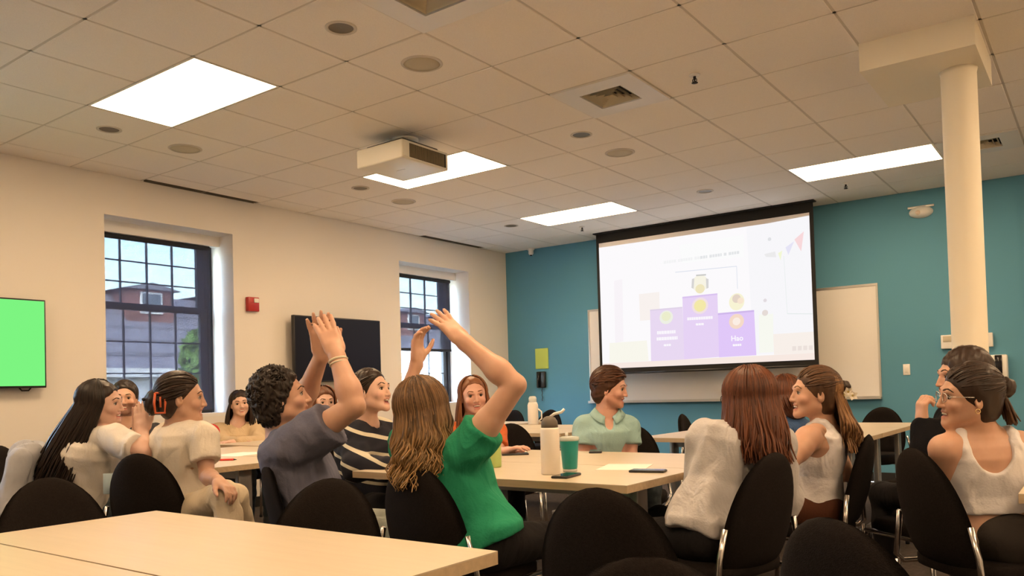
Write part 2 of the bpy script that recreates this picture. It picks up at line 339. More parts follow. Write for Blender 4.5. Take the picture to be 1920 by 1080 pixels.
def window(idx, W, shade_z, lb):
    y0, y1, z0, z1 = W; xf = XL - WD
    m_ = MB(); fw_ = 0.05
    m_.box(xf - 0.12, xf, y0, y0 + fw_, z0, z1); m_.box(xf - 0.12, xf, y1 - fw_, y1, z0, z1); m_.box(xf - 0.12, xf, y0 + fw_, y1 - fw_, z1 - fw_, z1); m_.box(xf - 0.12, xf, y0 + fw_, y1 - fw_, z0, z0 + fw_)
    wd = struct('window_%d' % idx, m_, 'frame_dark', lb, 'window')
    m_ = MB(); m_.box(xf + 0.0, XL + 0.003, y0 + 0.001, y1 - 0.001, z0 - 0.02, z0 + 0.012); obj('window_sill', m_, 'reveal_paint', wd)
    zm = (z0 + z1) / 2 + 0.12
    for k, (a, b, xs) in enumerate([(zm, z1 - fw_, xf - 0.10), (z0 + fw_, zm + 0.05, xf - 0.055)]):
        s_ = 0.055; g0, g1 = y0 + fw_ + 0.001, y1 - fw_ - 0.001
        m_ = MB(); d = 0.04
        m_.box(xs, xs + d, g0, g0 + s_, a, b); m_.box(xs, xs + d, g1 - s_ - 0.02, g1, a, b); m_.box(xs, xs + d, g0 + s_, g1 - s_, a, a + 0.06); m_.box(xs, xs + d, g0 + s_, g1 - s_, b - 0.06, b)
        sa = obj('sash', m_, 'frame_dark', wd)
        gy0, gy1, gz0, gz1 = g0 + s_, g1 - s_ - 0.02, a + 0.06, b - 0.06
        for q_ in range(1, 4):
            m_ = MB(); yy = gy0 + (gy1 - gy0) * q_ / 4; m_.box(xs + 0.008, xs + d - 0.006, yy - 0.0055, yy + 0.0055, gz0, gz1); obj('muntin', m_, 'frame_dark', sa)
        for q_ in range(1, 3):
            m_ = MB(); zz = gz0 + (gz1 - gz0) * q_ / 3; m_.box(xs + 0.01, xs + d - 0.008, gy0, gy1, zz - 0.0055, zz + 0.0055); obj('muntin', m_, 'frame_dark', sa)
        for a_ in range(4):
            for b_ in range(3):
                m_ = MB(); ya = gy0 + (gy1 - gy0) * a_ / 4; yb = gy0 + (gy1 - gy0) * (a_ + 1) / 4; za = gz0 + (gz1 - gz0) * b_ / 3; zb = gz0 + (gz1 - gz0) * (b_ + 1) / 3
                m_.box(xs + 0.018, xs + 0.021, ya, yb, za, zb); obj('pane', m_, 'pane_glass', sa)
    # roller shade with fascia
    xs = xf + 0.09
    m_ = MB(); m_.box(xs - 0.03, xs + 0.05, y0 + 0.002, y1 - 0.002, z1 - 0.10, z1); obj('shade_fascia', m_, 'reveal_paint', wd)
    t = thing('roller_shade', (xs, (y0 + y1) / 2, shade_z), {1: 'dark mesh roller shade fully lowered over the near window', 2: 'dark mesh roller shade half lowered over the far window', 3: 'dark mesh roller shade over a window behind the viewer'}[idx], 'shade', 'roller shades')
    m_ = MB(); m_.tube([(xs, y0 + 0.03, z1 - 0.122), (xs, y1 - 0.085, z1 - 0.122)], 0.022, 12); obj('roller', m_, 'shade_tint', t)
    m_ = MB(); m_.box(xs + 0.0015, xs + 0.0025, y0 + 0.03, y1 - 0.085, shade_z, z1 - 0.12); obj('fabric', m_, 'shade_mesh', t)
    m_ = MB(); m_.box(xs - 0.006, xs + 0.008, y0 + 0.03, y1 - 0.085, shade_z - 0.028, shade_z); obj('hem_bar', m_, 'shade_tint', t)
window(1, W1, 0.98, 'tall dark framed sash window nearest the green screen')
window(2, W2, 1.66, 'tall dark framed sash window near the teal wall')
window(3, W0, 2.3, 'tall dark framed sash window outside the picture')

# ------------------------------------------------------------------ outside: building across the street
mat('ext_stone', (0.78, 0.77, 0.75), 0.9, noise=(1.5, 0.12)); mat('ext_brick', (0.26, 0.115, 0.095), 0.9, noise=(3, 0.3)); mat('ext_slate', (0.21, 0.20, 0.235), 0.8, noise=(4, 0.25))
mat('ext_trim', (0.72, 0.71, 0.68), 0.8); mat('ext_glass', (0.10, 0.12, 0.15), 0.15); mat('leaf', (0.13, 0.26, 0.035), 0.7, noise=(5, 0.4)); mat('bark', (0.12, 0.08, 0.05), 0.9); mat('ext_ground', (0.20, 0.21, 0.17), 0.95)
GZ = -4.0
mb = MB(); mb.box(-60, OUT - 0.02, -40, 60, GZ - 0.2, GZ); tag(obj('ground', mb, 'ext_ground'), 'street level ground far below the windows', 'ground', None, 'structure')
bx = -17.0
B = thing('building', (bx, 8, GZ), 'pale stone building with slate roof and brick dormers across the street', 'building')
mb = MB(); mb.box(bx - 9, bx, -16, 40, GZ, 1.75); obj('wall', mb, 'ext_stone', B)
mb = MB(); mb.box(bx - 9.2, bx + 0.35, -16.2, 40.2, 1.75, 2.0); obj('cornice', mb, 'ext_trim', B)
mb = MB(); mb.prism([(bx + 0.15, -16, 2.0), (bx - 2.4, -16, 4.4), (bx - 9, -16, 4.4), (bx - 9, -16, 2.0)], (0, 56, 0)); rf = obj('roof', mb, 'ext_slate', B)
for k in range(1, 5):
    m_ = MB(); xx = bx + 0.15 - 2.35 * k / 5; zz = 2.0 + 2.1 * k / 5; m_.box(xx - 0.05, xx + 0.09, -16, 40, zz - 0.04, zz + 0.06); obj('slate_course', m_, 'ext_slate', rf)
for k in range(14):
    y = -9.6 + k * 2.95
    m_ = MB(); m_.box(bx - 4, bx - 1.45, y - 0.75, y + 0.75, 3.3, 4.5); d_ = obj('dormer', m_, 'ext_brick', B)
    m_ = MB(); m_.prism([(bx - 1.3, y - 0.95, 4.5), (bx - 1.3, y, 4.72), (bx - 1.3, y + 0.95, 4.5)], (-3.5, 0, 0)); obj('dormer_roof', m_, 'ext_slate', d_)
    m_ = MB(); m_.box(bx - 1.47, bx - 1.41, y - 0.36, y + 0.36, 3.75, 4.42); obj('window', m_, 'ext_trim', d_)
    m_ = MB(); m_.box(bx - 1.41, bx - 1.39, y - 0.29, y + 0.29, 3.82, 4.36); obj('pane', m_, 'ext_glass', d_)
for k in range(17):
    y = -14 + k * 3.2
    for z in (-2.6, -0.6):
        m_ = MB(); m_.box(bx, bx + 0.06, y - 0.7, y + 0.7, z - 0.1, z + 1.6); f_ = obj('window', m_, 'ext_trim', B)
        m_ = MB()
        for a_ in (0, 1):
            for b_ in (0, 1, 2): m_.box(bx + 0.06, bx + 0.07, y - 0.58 + a_ * 0.6, y - 0.02 + a_ * 0.6, z + 0.05 + b_ * 0.5, z + 0.45 + b_ * 0.5)
        obj('pane', m_, 'ext_glass', f_)
def tree(x, y, h, r, lb):
    t = thing('tree', (x, y, GZ), lb, 'tree', 'trees across the street')
    m_ = MB(); m_.tube([(x, y, GZ), (x + 0.1, y, GZ + h * 0.4), (x, y + 0.1, GZ + h * 0.8)], [0.18, 0.13, 0.05], 8); obj('trunk', m_, 'bark', t)
    m_ = MB(); rr = random.Random(int(x * 7 + y * 13))
    for _ in range(1500):
        d = Vector((rr.gauss(0, 1), rr.gauss(0, 1), rr.gauss(0, 1))).normalized() * r * rr.random() ** 0.4; c_ = Vector((x, y, GZ + h * 0.72)) + Vector((d.x, d.y, d.z * 1.25))
        a = Vector((rr.gauss(0, 1), rr.gauss(0, 1), rr.gauss(0, 1))).normalized() * 0.16; b = a.orthogonal().normalized() * 0.09
        m_.add([c_ - a, c_ + b, c_ + a, c_ - b], [(0, 1, 2, 3)])
    f_ = obj('foliage', m_, 'leaf', t); f_['kind'] = 'stuff'
tree(-11.5, 8.45, 8.3, 0.60, 'small green tree seen through the near window'); tree(-9.5, 6.25, 5.7, 0.50, 'low green bushy tree below the near window')
tree(-10.5, 26.0, 7.0, 1.5, 'green tree seen through the far window')

# ------------------------------------------------------------------ soffit, column
mb = MB(); mb.box(4.27, 4.86, 2.34, 3.13, 2.885, CEIL); tag(obj('ceiling_soffit', mb, 'column_paint'), 'cream boxed soffit on the ceiling above the column', 'soffit', None, 'structure')
mb = MB(); mb.lathe([(0.104, 0), (0.104, 0.09), (0.094, 0.1), (0.094, 2.86), (0.1, 2.885)], (4.73, 2.71, 0), 40); tag(obj('column', mb, 'column_paint'), 'round cream column under the soffit', 'column', None, 'structure')

# ------------------------------------------------------------------ projection screen
SY = 6.33
def sp(cx, cy): return aty(1080 + cx / 3, 360 + cy / 3, SY)       # point of the picture on the screen's plane
def quad_on(name, pts, col, st, parent, dy, nm=None):
    m_ = MB(); m_.add([(p[0], SY - dy, p[2]) for p in pts], [tuple(range(len(pts)))]); key = 'scr_%d_%d_%d' % tuple(col)
    emat(key, S(*col), st); o = obj(name, m_, key, parent); return o
scr = thing('projection_screen', (1.5, SY, 1.28), 'large pull-down projection screen showing a purple winners podium', 'projection screen')
ox0, ox1, oz0, oz1 = 0.172, 2.872, 1.262, 3.035
ix0, ix1, iz0, iz1 = 0.212, 2.830, 1.325, 2.92
mb = MB(); mb.box(ox0, ox1, SY, SY + 0.004, oz0, oz1); obj('fabric_border', mb, 'screen_black', scr)
mb = MB(); mb.box(ox0 - 0.02, ox1 + 0.02, SY - 0.05, SY + 0.06, 3.035, CEIL - 0.001); obj('casing', mb, 'screen_black', scr)
mb = MB(); mb.tube([(ox0, SY + 0.002, oz0), (ox1, SY + 0.002, oz0)], 0.014, 10); obj('bottom_bar', mb, 'black_plastic', scr)
mat('screen_cloth', (0.75, 0.74, 0.75), 0.8)
mb = MB(); mb.box(ix0, ix1, SY - 0.002, SY, iz0, iz1); obj('viewing_surface', mb, 'screen_cloth', scr)
pw = lambda cx, cy: (lambda p: (min(max(p[0], ix0), ix1), p[1], min(max(p[2], iz0), iz1)))(sp(cx, cy))
lit = quad_on('projected_image', [(ix0, 0, iz0), (ix1, 0, iz0), (ix1, 0, 2.865), (ix0, 0, 2.865)], (252, 250, 252), 1.0, scr, 0.004)
def im(name, pts, col, dy=0.006, st=0.97):
    col = tuple(int(q + (255 - q) * 0.2) for q in col)
    return quad_on(name, [pw(*p) for p in pts], col, st, lit, dy)
im('scene_wall', [(960, 200), (1330, 130), (1345, 900), (1000, 915)], (250, 249, 253), 0.005)
im('scene_floor', [(150, 965), (1343, 905), (1343, 960), (152, 1000)], (250, 232, 222))
im('scene_rug', [(1110, 800), (1343, 785), (1343, 905), (1115, 915)], (252, 240, 232), 0.0055)
im('scene_shelf', [(190, 850), (400, 835), (410, 950), (190, 962)], (252, 249, 236), 0.0055)
im('scene_cupboard', [(355, 575), (470, 562), (472, 715), (362, 725)], (252, 243, 238), 0.0055)
im('scene_lamp', [(215, 500), (262, 490), (268, 840), (222, 850)], (252, 245, 251), 0.0055)
im('scene_plant', [(1030, 690), (1110, 685), (1112, 900), (1032, 905)], (250, 252, 240), 0.0055)
im('podium_block', [(418, 662), (600, 646), (612, 942), (424, 952)], (232, 212, 243), 0.007, 0.97)
im('podium_block', [(600, 590), (797, 570), (806, 928), (610, 942)], (229, 204, 247), 0.0075, 0.97)
im('podium_block', [(800, 682), (1003, 664), (1016, 918), (806, 930)], (222, 190, 252), 0.008, 0.97)
im('podium_edge', [(418, 662), (600, 646), (600, 654), (418, 670)], (222, 205, 232), 0.0085); im('podium_edge', [(600, 590), (797, 570), (797, 579), (600, 599)], (214, 186, 240), 0.0085); im('podium_edge', [(800, 682), (1003, 664), (1003, 674), (800, 692)], (200, 170, 235), 0.009)
def disc(name, cx, cy, r, col, dy, k=1.0, n=24):
    return im(name, [(cx + r * math.cos(a) * k, cy + r * math.sin(a) - r * math.cos(a) * 0.09) for a in [2 * math.pi * i / n for i in range(n)]], col, dy)
disc('medal', 510, 705, 38, (238, 240, 226), 0.011); disc('medal_face', 510, 700, 26, (236, 238, 196), 0.012)
disc('medal', 700, 640, 46, (243, 222, 226), 0.011); disc('medal_face', 700, 640, 34, (246, 232, 150), 0.012)
disc('medal', 905, 728, 42, (248, 214, 190), 0.011); disc('medal_face', 905, 728, 22, (255, 238, 226), 0.012)
disc('avatar', 700, 515, 48, (250, 246, 226), 0.011, 0.95); disc('avatar_patch', 700, 545, 26, (240, 228, 178), 0.012); im('avatar_patch', [(655, 490), (668, 486), (664, 545), (652, 540)], (208, 206, 204), 0.013); im('avatar_patch', [(733, 486), (748, 490), (748, 540), (736, 545)], (208, 206, 204), 0.013); im('avatar_patch', [(678, 466), (734, 462), (734, 470), (678, 474)], (190, 190, 188), 0.013)
disc('avatar', 906, 618, 48, (250, 246, 206), 0.011, 0.9); disc('avatar_patch', 905, 600, 24, (226, 205, 188), 0.012); disc('avatar_patch', 928, 612, 18, (252, 228, 200), 0.013)
for (x0, x1, y, h) in [(628, 772, 714, 16), (676, 726, 745, 12), (458, 568, 792, 18), (456, 574, 827, 18), (496, 540, 862, 12), (884, 932, 862, 12)]:
    x = x0
    while x < x1 - 6:                                   # soft white lettering, too blurred to read
        w_ = random.uniform(9, 15); im('name_mark', [(x, y - h / 2 - (x - x0) * 0.06), (min(x + w_, x1), y - h / 2 - (x - x0) * 0.06), (min(x + w_, x1), y + h / 2 - (x - x0) * 0.06), (x, y + h / 2 - (x - x0) * 0.06)], (251, 246, 253), 0.011, 1.0); x += w_ + 1.5
def flat_text(name, s, cx, cy, h, col, dy, parent):
    cu = bpy.data.curves.new(name, 'FONT'); cu.body = s; cu.align_x = 'CENTER'; cu.align_y = 'CENTER'; cu.size = h; cu.offset = h * 0.02
    to = bpy.data.objects.new(name, cu); C.objects.link(to); me = bpy.data.meshes.new_from_object(to.evaluated_get(bpy.context.evaluated_depsgraph_get())); bpy.data.objects.remove(to)
    p = sp(cx, cy); me.transform(Matrix.Translation((p[0], SY - dy, p[2])) @ Matrix.Rotation(math.pi / 2, 4, 'X')); me.transform(Matrix.Translation(parent_loc(parent)).inverted())
    key = 'scr_%d_%d_%d' % tuple(col); emat(key, S(*col), 1.0); me.materials.clear(); me.materials.append(MATS[key]); o = bpy.data.objects.new(name, me); C.objects.link(o); o.parent = parent; return o
flat_text('name_lettering', 'Hao', 908, 824, 0.085, (253, 250, 255), 0.011, lit)
x = 495
im('title_card', [(580, 300), (945, 240), (945, 365), (600, 400)], (255, 255, 255), 0.0065)
for w_ in (14, 9, 12, 8, 14, 0, 10, 14, 8, 12, 12, 9, 0, 13, 13, 13, 13, 8, 0, 14, 12, 12, 11, 8, 0, 15, 0, 14, 11, 11, 14):
    if w_: im('title_mark', [(x, 398 - (x - 495) * 0.135 - 9), (x + w_, 398 - (x + w_ - 495) * 0.135 - 9), (x + w_, 398 - (x + w_ - 495) * 0.135 + 7), (x, 398 - (x - 495) * 0.135 + 7)], (244, 244, 246) if x < 700 else (226, 228, 230), 0.008)
    x += w_ + 3.0 if w_ else 9
def line(a, b, w_, col): 
    d = np.array(b, float) - np.array(a, float); n_ = np.array([-d[1], d[0]]) / np.hypot(*d) * w_ / 2
    im('scene_line', [tuple(a + n_), tuple(b + n_), tuple(b - n_), tuple(a - n_)], col, 0.009)
line((560, 452), (905, 418), 4, (214, 220, 236)); line((905, 418), (910, 545), 3, (214, 220, 236)); line((1170, 360), (1190, 685), 4, (236, 240, 240)); line((1190, 685), (1335, 686), 4, (222, 232, 230))
im('bunting_flag', [(1230, 268), (1283, 222), (1268, 335)], (252, 212, 214), 0.009); im('bunting_flag', [(1180, 312), (1228, 278), (1196, 355)], (228, 226, 248), 0.009); im('bunting_flag', [(1138, 345), (1162, 330), (1152, 385)], (246, 250, 205), 0.009); im('bunting_flag', [(1060, 350), (1122, 335), (1128, 368), (1070, 366)], (236, 234, 236), 0.009)
disc('scene_dot', 1090, 266, 10, (220, 222, 226), 0.009); disc('scene_dot', 1065, 610, 10, (224, 216, 220), 0.009); disc('scene_dot', 1065, 680, 17, (228, 214, 208), 0.009)
for k in range(4): im('player_button', [(1218 + k * 31, 868 - k * 1.5), (1240 + k * 31, 867 - k * 1.5), (1240 + k * 31, 892 - k * 1.5), (1218 + k * 31, 893 - k * 1.5)], (236, 222, 214), 0.009)

# ------------------------------------------------------------------ whiteboard and wall fixtures on the teal wall
wb = thing('whiteboard', (1.58, YB, 0.91), 'wide whiteboard on the teal wall behind the projection screen', 'whiteboard')
mb = MB(); mb.box(-0.16, 3.40, YB - 0.012, YB, 0.905, 2.10); obj('panel', mb, 'whiteboard', wb)
mb = MB(); mb.box(-0.18, 3.42, YB - 0.02, YB, 2.10, 2.125); mb.box(-0.18, -0.16, YB - 0.02, YB, 0.905, 2.10); mb.box(3.40, 3.42, YB - 0.02, YB, 0.905, 2.10); obj('frame', mb, 'alu', wb)
mb = MB(); mb.box(-0.18, 3.42, YB - 0.075, YB, 0.885, 0.905); mb.box(-0.18, 3.42, YB - 0.075, YB - 0.068, 0.905, 0.917); obj('marker_tray', mb, 'alu', wb)
def onb(px, py): return aty(px, py, YB)
mb = MB(); a, b = onb(1004, 654), onb(1029, 691); mb.rbox(a[0], b[0], YB - 0.012, YB, b[2], a[2], 0.004); tag(obj('notice_plate', mb, 'green_paper'), 'pale yellow-green notice plate above the wall phone', 'notice')
a, b = onb(1008, 697), onb(1025, 727)
ph = thing('wall_phone', ((a[0] + b[0]) / 2, YB, b[2]), 'black wall phone with hanging cord below the green notice', 'phone')
mb = MB(); mb.rbox(a[0], b[0], YB - 0.04, YB, b[2], a[2], 0.012); obj('base', mb, 'black_plastic', ph)
mb = MB(); xm = (a[0] + b[0]) / 2 - 0.02; mb.tube([(xm, YB - 0.05, b[2] + 0.01), (xm, YB - 0.065, (a[2] + b[2]) / 2), (xm, YB - 0.05, a[2] - 0.01)], [0.02, 0.014, 0.02], 10); obj('handset', mb, 'black_gloss', ph)
mb = MB(); mb.tube([(xm + 0.03 + 0.004 * math.cos(k), YB - 0.02 + 0.004 * math.sin(k), b[2] - k * 0.01) for k in range(19)], 0.005, 6); obj('cord', mb, 'black_plastic', ph)
a, b = onb(1693, 683), onb(1707, 703)
sw = thing('light_switch', ((a[0] + b[0]) / 2, YB, b[2]), 'small white light switch plate on the teal wall', 'switch')
mb = MB(); mb.rbox(a[0], b[0], YB - 0.007, YB, b[2], a[2], 0.003); obj('plate', mb, 'white_plastic', sw)
mb = MB(); c_ = (a + b) / 2; mb.rbox(c_[0] - 0.015, c_[0] + 0.015, YB - 0.011, YB - 0.004, c_[2] - 0.03, c_[2] + 0.03, 0.002); obj('rocker', mb, 'white_metal', sw)
a, b = onb(1765, 629), onb(1863, 650)
un = thing('wall_sign_box', ((a[0] + b[0]) / 2, YB, b[2]), 'long slim white box on the teal wall behind the column', 'wall box')
mb = MB(); mb.rbox(a[0], b[0], YB - 0.05, YB, b[2], a[2], 0.006); obj('body', mb, 'white_plastic', un)
mb = MB(); mb.rbox(a[0] + 0.02, a[0] + 0.2, YB - 0.056, YB - 0.045, (a[2] + b[2]) / 2, a[2] - 0.012, 0.003); obj('slot_cover', mb, 'beige_metal', un)
mb = MB(); mb.lathe([(0.006, 0), (0.006, 0.004)], (b[0] - 0.05, YB - 0.054, a[2] - 0.025), 10); obj('status_button', mb, 'dark', un)
a, b = onb(1857, 666), onb(1892, 712)
di = thing('sanitizer_dispenser', ((a[0] + b[0]) / 2, YB, b[2]), 'white hand sanitizer dispenser with black stripe right of the column', 'dispenser')
mb = MB(); mb.rbox(a[0], b[0], YB - 0.1, YB, b[2], a[2], 0.015); obj('body', mb, 'white_plastic', di)
c_ = (a + b) / 2; mb = MB(); mb.rbox(c_[0] - 0.03, c_[0] + 0.032, YB - 0.106, YB - 0.09, b[2] + 0.06, a[2] - 0.004, 0.004); obj('window_strip', mb, 'black_gloss', di)
e = onb(1727, 398)
em = thing('emergency_light', (e[0], YB, e[2]), 'white dome emergency light high on the teal wall', 'emergency light')
def halfdome(cx, cz, rx, ry, rz, n=24, k=8, low=True):
    m_ = MB(); vs = []; fs = []
    for i in range(k + 1):
        ph_ = math.pi / 2 * i / k
        for j in range(n): a_ = 2 * math.pi * j / n; vs.append((cx + rx * math.cos(a_) * math.cos(ph_), YB - ry * math.sin(ph_), cz + rz * math.sin(a_) * math.cos(ph_)))
    fs = [(i * n + j, i * n + (j + 1) % n, (i + 1) * n + (j + 1) % n, (i + 1) * n + j) for i in range(k) for j in range(n)]
    return m_.add(vs, fs, 0, True)
obj('housing', halfdome(e[0], e[2], 0.115, 0.09, 0.062), 'white_plastic', em)
mb = MB(); mb.rbox(e[0] - 0.125, e[0] + 0.125, YB - 0.012, YB, e[2] + 0.045, e[2] + 0.07, 0.004); obj('back_plate', mb, 'alu', em)
mat('lens_warm', (0.75, 0.62, 0.50), 0.3)
for s_ in (-1,): mb = MB(); mb.add(*[(lambda h: (h.v, h.f))(halfdome(e[0] - 0.015, e[2] - 0.008, 0.05, 0.098, 0.042))][0], 0, True); obj('lens', mb, 'lens_warm', em)
s0 = onb(1000, 470)
se = thing('motion_sensor', (s0[0], YB - 0.05, CEIL), 'small white sensor under the ceiling near the room corner', 'sensor')
mb = MB(); mb.lathe([(0.05, -0.001), (0.05, -0.02), (0.036, -0.03), (0.036, -0.075), (0.02, -0.09)], (s0[0], YB - 0.06, CEIL), 20); obj('body', mb, 'white_plastic', se)
mb = MB(); mb.lathe([(0.018, -0.088), (0.014, -0.1), (0.004, -0.105)], (s0[0], YB - 0.06, CEIL), 14); obj('lens', mb, 'black_gloss', se)
# door with dark glass at the right end of the teal wall
mb = MB()
mb.box(DX0, DX0 + 0.07, YB - 0.01, YB + 0.12, 0, DZ); mb.box(DX1 - 0.07, DX1, YB - 0.01, YB + 0.12, 0, DZ); mb.box(DX0 + 0.07, DX1 - 0.07, YB - 0.01, YB + 0.12, DZ - 0.07, DZ)
zt = aty(1912, 456, YB)[2]
mb.box(DX0 + 0.07, DX1 - 0.07, YB - 0.005, YB + 0.1, zt - 0.035, zt + 0.035); mb.box((DX0 + DX1) / 2 - 0.03, (DX0 + DX1) / 2 + 0.03, YB - 0.005, YB + 0.1, 0, zt - 0.035)
dr = struct('door_1', mb, 'teal_paint', 'teal framed glazed door at the right end of the teal wall', 'door')
for (x0, x1, z0, z1) in [(DX0 + 0.07, DX1 - 0.07, zt + 0.035, DZ - 0.07), (DX0 + 0.07, (DX0 + DX1) / 2 - 0.03, 0.02, zt - 0.035), ((DX0 + DX1) / 2 + 0.03, DX1 - 0.07, 0.02, zt - 0.035)]:
    m_ = MB(); m_.box(x0, x1, YB + 0.05, YB + 0.06, z0, z1); obj('pane', m_, 'black_gloss', dr)
# ------------------------------------------------------------------ left wall: TVs, alarm
def tv(y0, y1, z0, z1, lb, on, off):
    t = thing('television', (XL + off, (y0 + y1) / 2, z0), lb, 'television', 'wall mounted televisions')
    m_ = MB(); m_.rbox(XL + off, XL + off + 0.045, y0, y1, z0, z1, 0.006); obj('bezel', m_, 'black_plastic', t)
    if on:
        m_ = MB(); m_.box(XL + off + 0.045, XL + off + 0.046, y0 + 0.012, y1 - 0.012, z0 + 0.016, z1 - 0.012); emat('tv_green', S(128, 250, 132), 0.95); obj('display', m_, 'tv_green', t)
    else:
        m_ = MB(); m_.box(XL + off + 0.045, XL + off + 0.046, y0 + 0.012, y1 - 0.012, z0 + 0.016, z1 - 0.012); obj('display', m_, 'tv_off', t)
    m_ = MB(); m_.box(XL, XL + off, (y0 + y1) / 2 - 0.25, (y0 + y1) / 2 + 0.25, z0 + 0.15, z1 - 0.15); obj('wall_bracket', m_, 'black_plastic', t)
    m_ = MB(); m_.tube([(XL + off + 0.01, y1 - 0.19, z0 + 0.006), (XL + off + 0.01, y1 - 0.17, z0 - 0.02), (XL + off + 0.01, y1 - 0.12, z0 - 0.02), (XL + off + 0.01, y1 - 0.1, z0 + 0.006)], 0.006, 8); obj('cable_loop', m_, 'black_plastic', t)
a, b = atx(85, 563, XL + 0.1), atx(85, 727, XL + 0.1)
tv(a[1] - 1.22, a[1], b[2], a[2], 'wall television filled with a plain bright green picture', True, 0.06)
a, b = atx(550, 590, XL + 0.13), atx(712, 601, XL + 0.13)
tv(a[1], b[1], a[2] - 0.70, a[2], 'switched-off black wall television between the two windows', False, 0.09)
a, b = atx(460, 557, XL), atx(481, 585, XL)
fa = thing('fire_alarm', (XL, (a[1] + b[1]) / 2, b[2]), 'red fire alarm horn strobe on the cream wall', 'fire alarm')
mb = MB(); mb.rbox(XL, XL + 0.05, a[1], b[1], b[2], a[2], 0.006); obj('housing', mb, 'red_plastic', fa)
mb = MB(); mb.rbox(XL + 0.045, XL + 0.062, (a[1] + b[1]) / 2, b[1] - 0.012, a[2] - 0.055, a[2] - 0.012, 0.004); obj('strobe', mb, 'white_plastic', fa)

# ------------------------------------------------------------------ projector
px0, px1, py0, py1, pz0, pz1 = 0.83, 1.31, 1.61, 2.12, 2.80, 2.94
mat('proj_body', (0.80, 0.77, 0.68), 0.4)
pj_ = thing('projector', (1.07, 1.87, CEIL), 'white ceiling projector hanging below the ceiling tiles', 'projector')
mb = MB(); mb.rbox(px0, px1, py0, py1, pz0, pz1, 0.012, 3); obj('body', mb, 'proj_body', pj_)
mb = MB(); mb.rbox(px0 + 0.05, px1 - 0.05, py0 + 0.06, py1 - 0.06, pz1 - 0.002, pz1 + 0.03, 0.008); obj('mount_plate', mb, 'black_plastic', pj_)
mb = MB(); mb.lathe([(0.12, 0.025), (0.115, 0.05), (0.07, 0.075), (0.05, 0.09), (0.05, CEIL - pz1)], (1.07, 1.90, pz1), 24); obj('ceiling_pole', mb, 'black_plastic', pj_)
mb = MB(); mb.lathe([(0.1, -0.001), (0.1, -0.012), (0.06, -0.02)], (1.07, 1.90, CEIL - 0.002), 24); obj('ceiling_plate', mb, 'white_metal', pj_)
mat('vent_slat', (0.22, 0.18, 0.11), 0.6)
mb = MB(); mb.box(px1 - 0.004, px1 + 0.001, py0 + 0.075, py1 - 0.03, pz0 + 0.018, pz1 - 0.02); gr_ = obj('vent_grille', mb, 'dark', pj_)
for k in range(24):
    yy = py0 + 0.08 + k * 0.016; m_ = MB(); m_.box(px1 - 0.002, px1 + 0.004, yy, yy + 0.009, pz0 + 0.02, pz1 - 0.022); obj('slat', m_, 'vent_slat', gr_)
mb = MB(); mb.rbox(px1 - 0.004, px1 + 0.003, py0 + 0.014, py0 + 0.06, pz0 + 0.015, pz1 - 0.015, 0.002); obj('side_panel', mb, 'proj_body', pj_)
mb = MB(); mb.tube([(px0 + 0.12, py1 - 0.02, 2.868), (px0 + 0.12, py1 + 0.05, 2.868)], 0.045, 20); obj('lens', mb, 'black_gloss', pj_)
mb = MB(); mb.tube([(px0 - 0.02, py0 + 0.1, 2.85), (px0 + 0.005, py0 + 0.1, 2.85)], 0.02, 10); obj('side_port', mb, 'black_plastic', pj_)
mb = MB(); mb.rbox(1.02, 1.10, 1.845, 1.857, pz0 - 0.003, pz0 + 0.002, 0.001); obj('label_strip', mb, 'white_plastic', pj_)

# ------------------------------------------------------------------ tables
TH = 0.73
def table(x0, x1, y0, y1, lb, grp):
    cx, cy = (x0 + x1) / 2, (y0 + y1) / 2
    t = thing('folding_table', (cx, cy, 0), lb, 'table', grp)
    m_ = MB(); m_.box(x0 + 0.001, x1 - 0.001, y0 + 0.001, y1 - 0.001, TH - 0.003, TH); m_.box(x0 + 0.001, x1 - 0.001, y0 + 0.001, y1 - 0.001, TH - 0.03, TH - 0.003, 1); obj('table_top', m_, ['table_lam', 'table_edge'], t)
    m_ = MB(); m_.box(x0 + 0.14, x1 - 0.14, cy - 0.02, cy + 0.02, TH - 0.09, TH - 0.05); obj('stretcher', m_, 'grey_metal', t)
    for s_ in (-1, 1):
        lx = cx + s_ * ((x1 - x0) / 2 - 0.12)
        m_ = MB(); m_.rbox(lx - 0.018, lx + 0.018, cy - 0.045, cy + 0.045, 0.08, TH - 0.03, 0.006); lg = obj('leg', m_, 'grey_metal', t)
        m_ = MB(); m_.rbox(lx - 0.02, lx + 0.02, y0 + 0.04, y1 - 0.04, 0.065, 0.1, 0.01); obj('foot', m_, 'grey_metal', t)
        for q_ in (y0 + 0.07, y1 - 0.07):
            m_ = MB(); m_.tube([(lx - 0.014, q_, 0.03), (lx + 0.014, q_, 0.03)], 0.03, 14); m_.tube([(lx, q_, 0.045), (lx, q_, 0.07)], 0.01, 8); obj('caster', m_, 'black_plastic', t)
    return t
table(2.83, 4.24, -1.74, -1.20, 'pale wood table in the foreground with the seam along its near edge', 'pale laminate tables')
table(2.83, 4.24, -2.28, -1.745, 'pale wood table nearest the viewer, cut by the picture bottom', 'pale laminate tables')
table(2.47, 3.93, -0.01, 0.63, 'pale table holding the white and teal tumblers', 'pale laminate tables')
table(2.47, 3.93, 0.636, 1.34, 'pale table in front of the man in the mint polo', 'pale laminate tables')
table(0.12, 1.58, -0.20, 0.42, 'pale table with a red pen beside the woman with the claw clip', 'pale laminate tables')
table(0.12, 1.58, 0.426, 1.04, 'pale table behind the table with the red pen', 'pale laminate tables')
table(-0.80, 0.66, 1.10, 1.72, 'pale table under the folded arms of the beige sweatshirt', 'pale laminate tables')
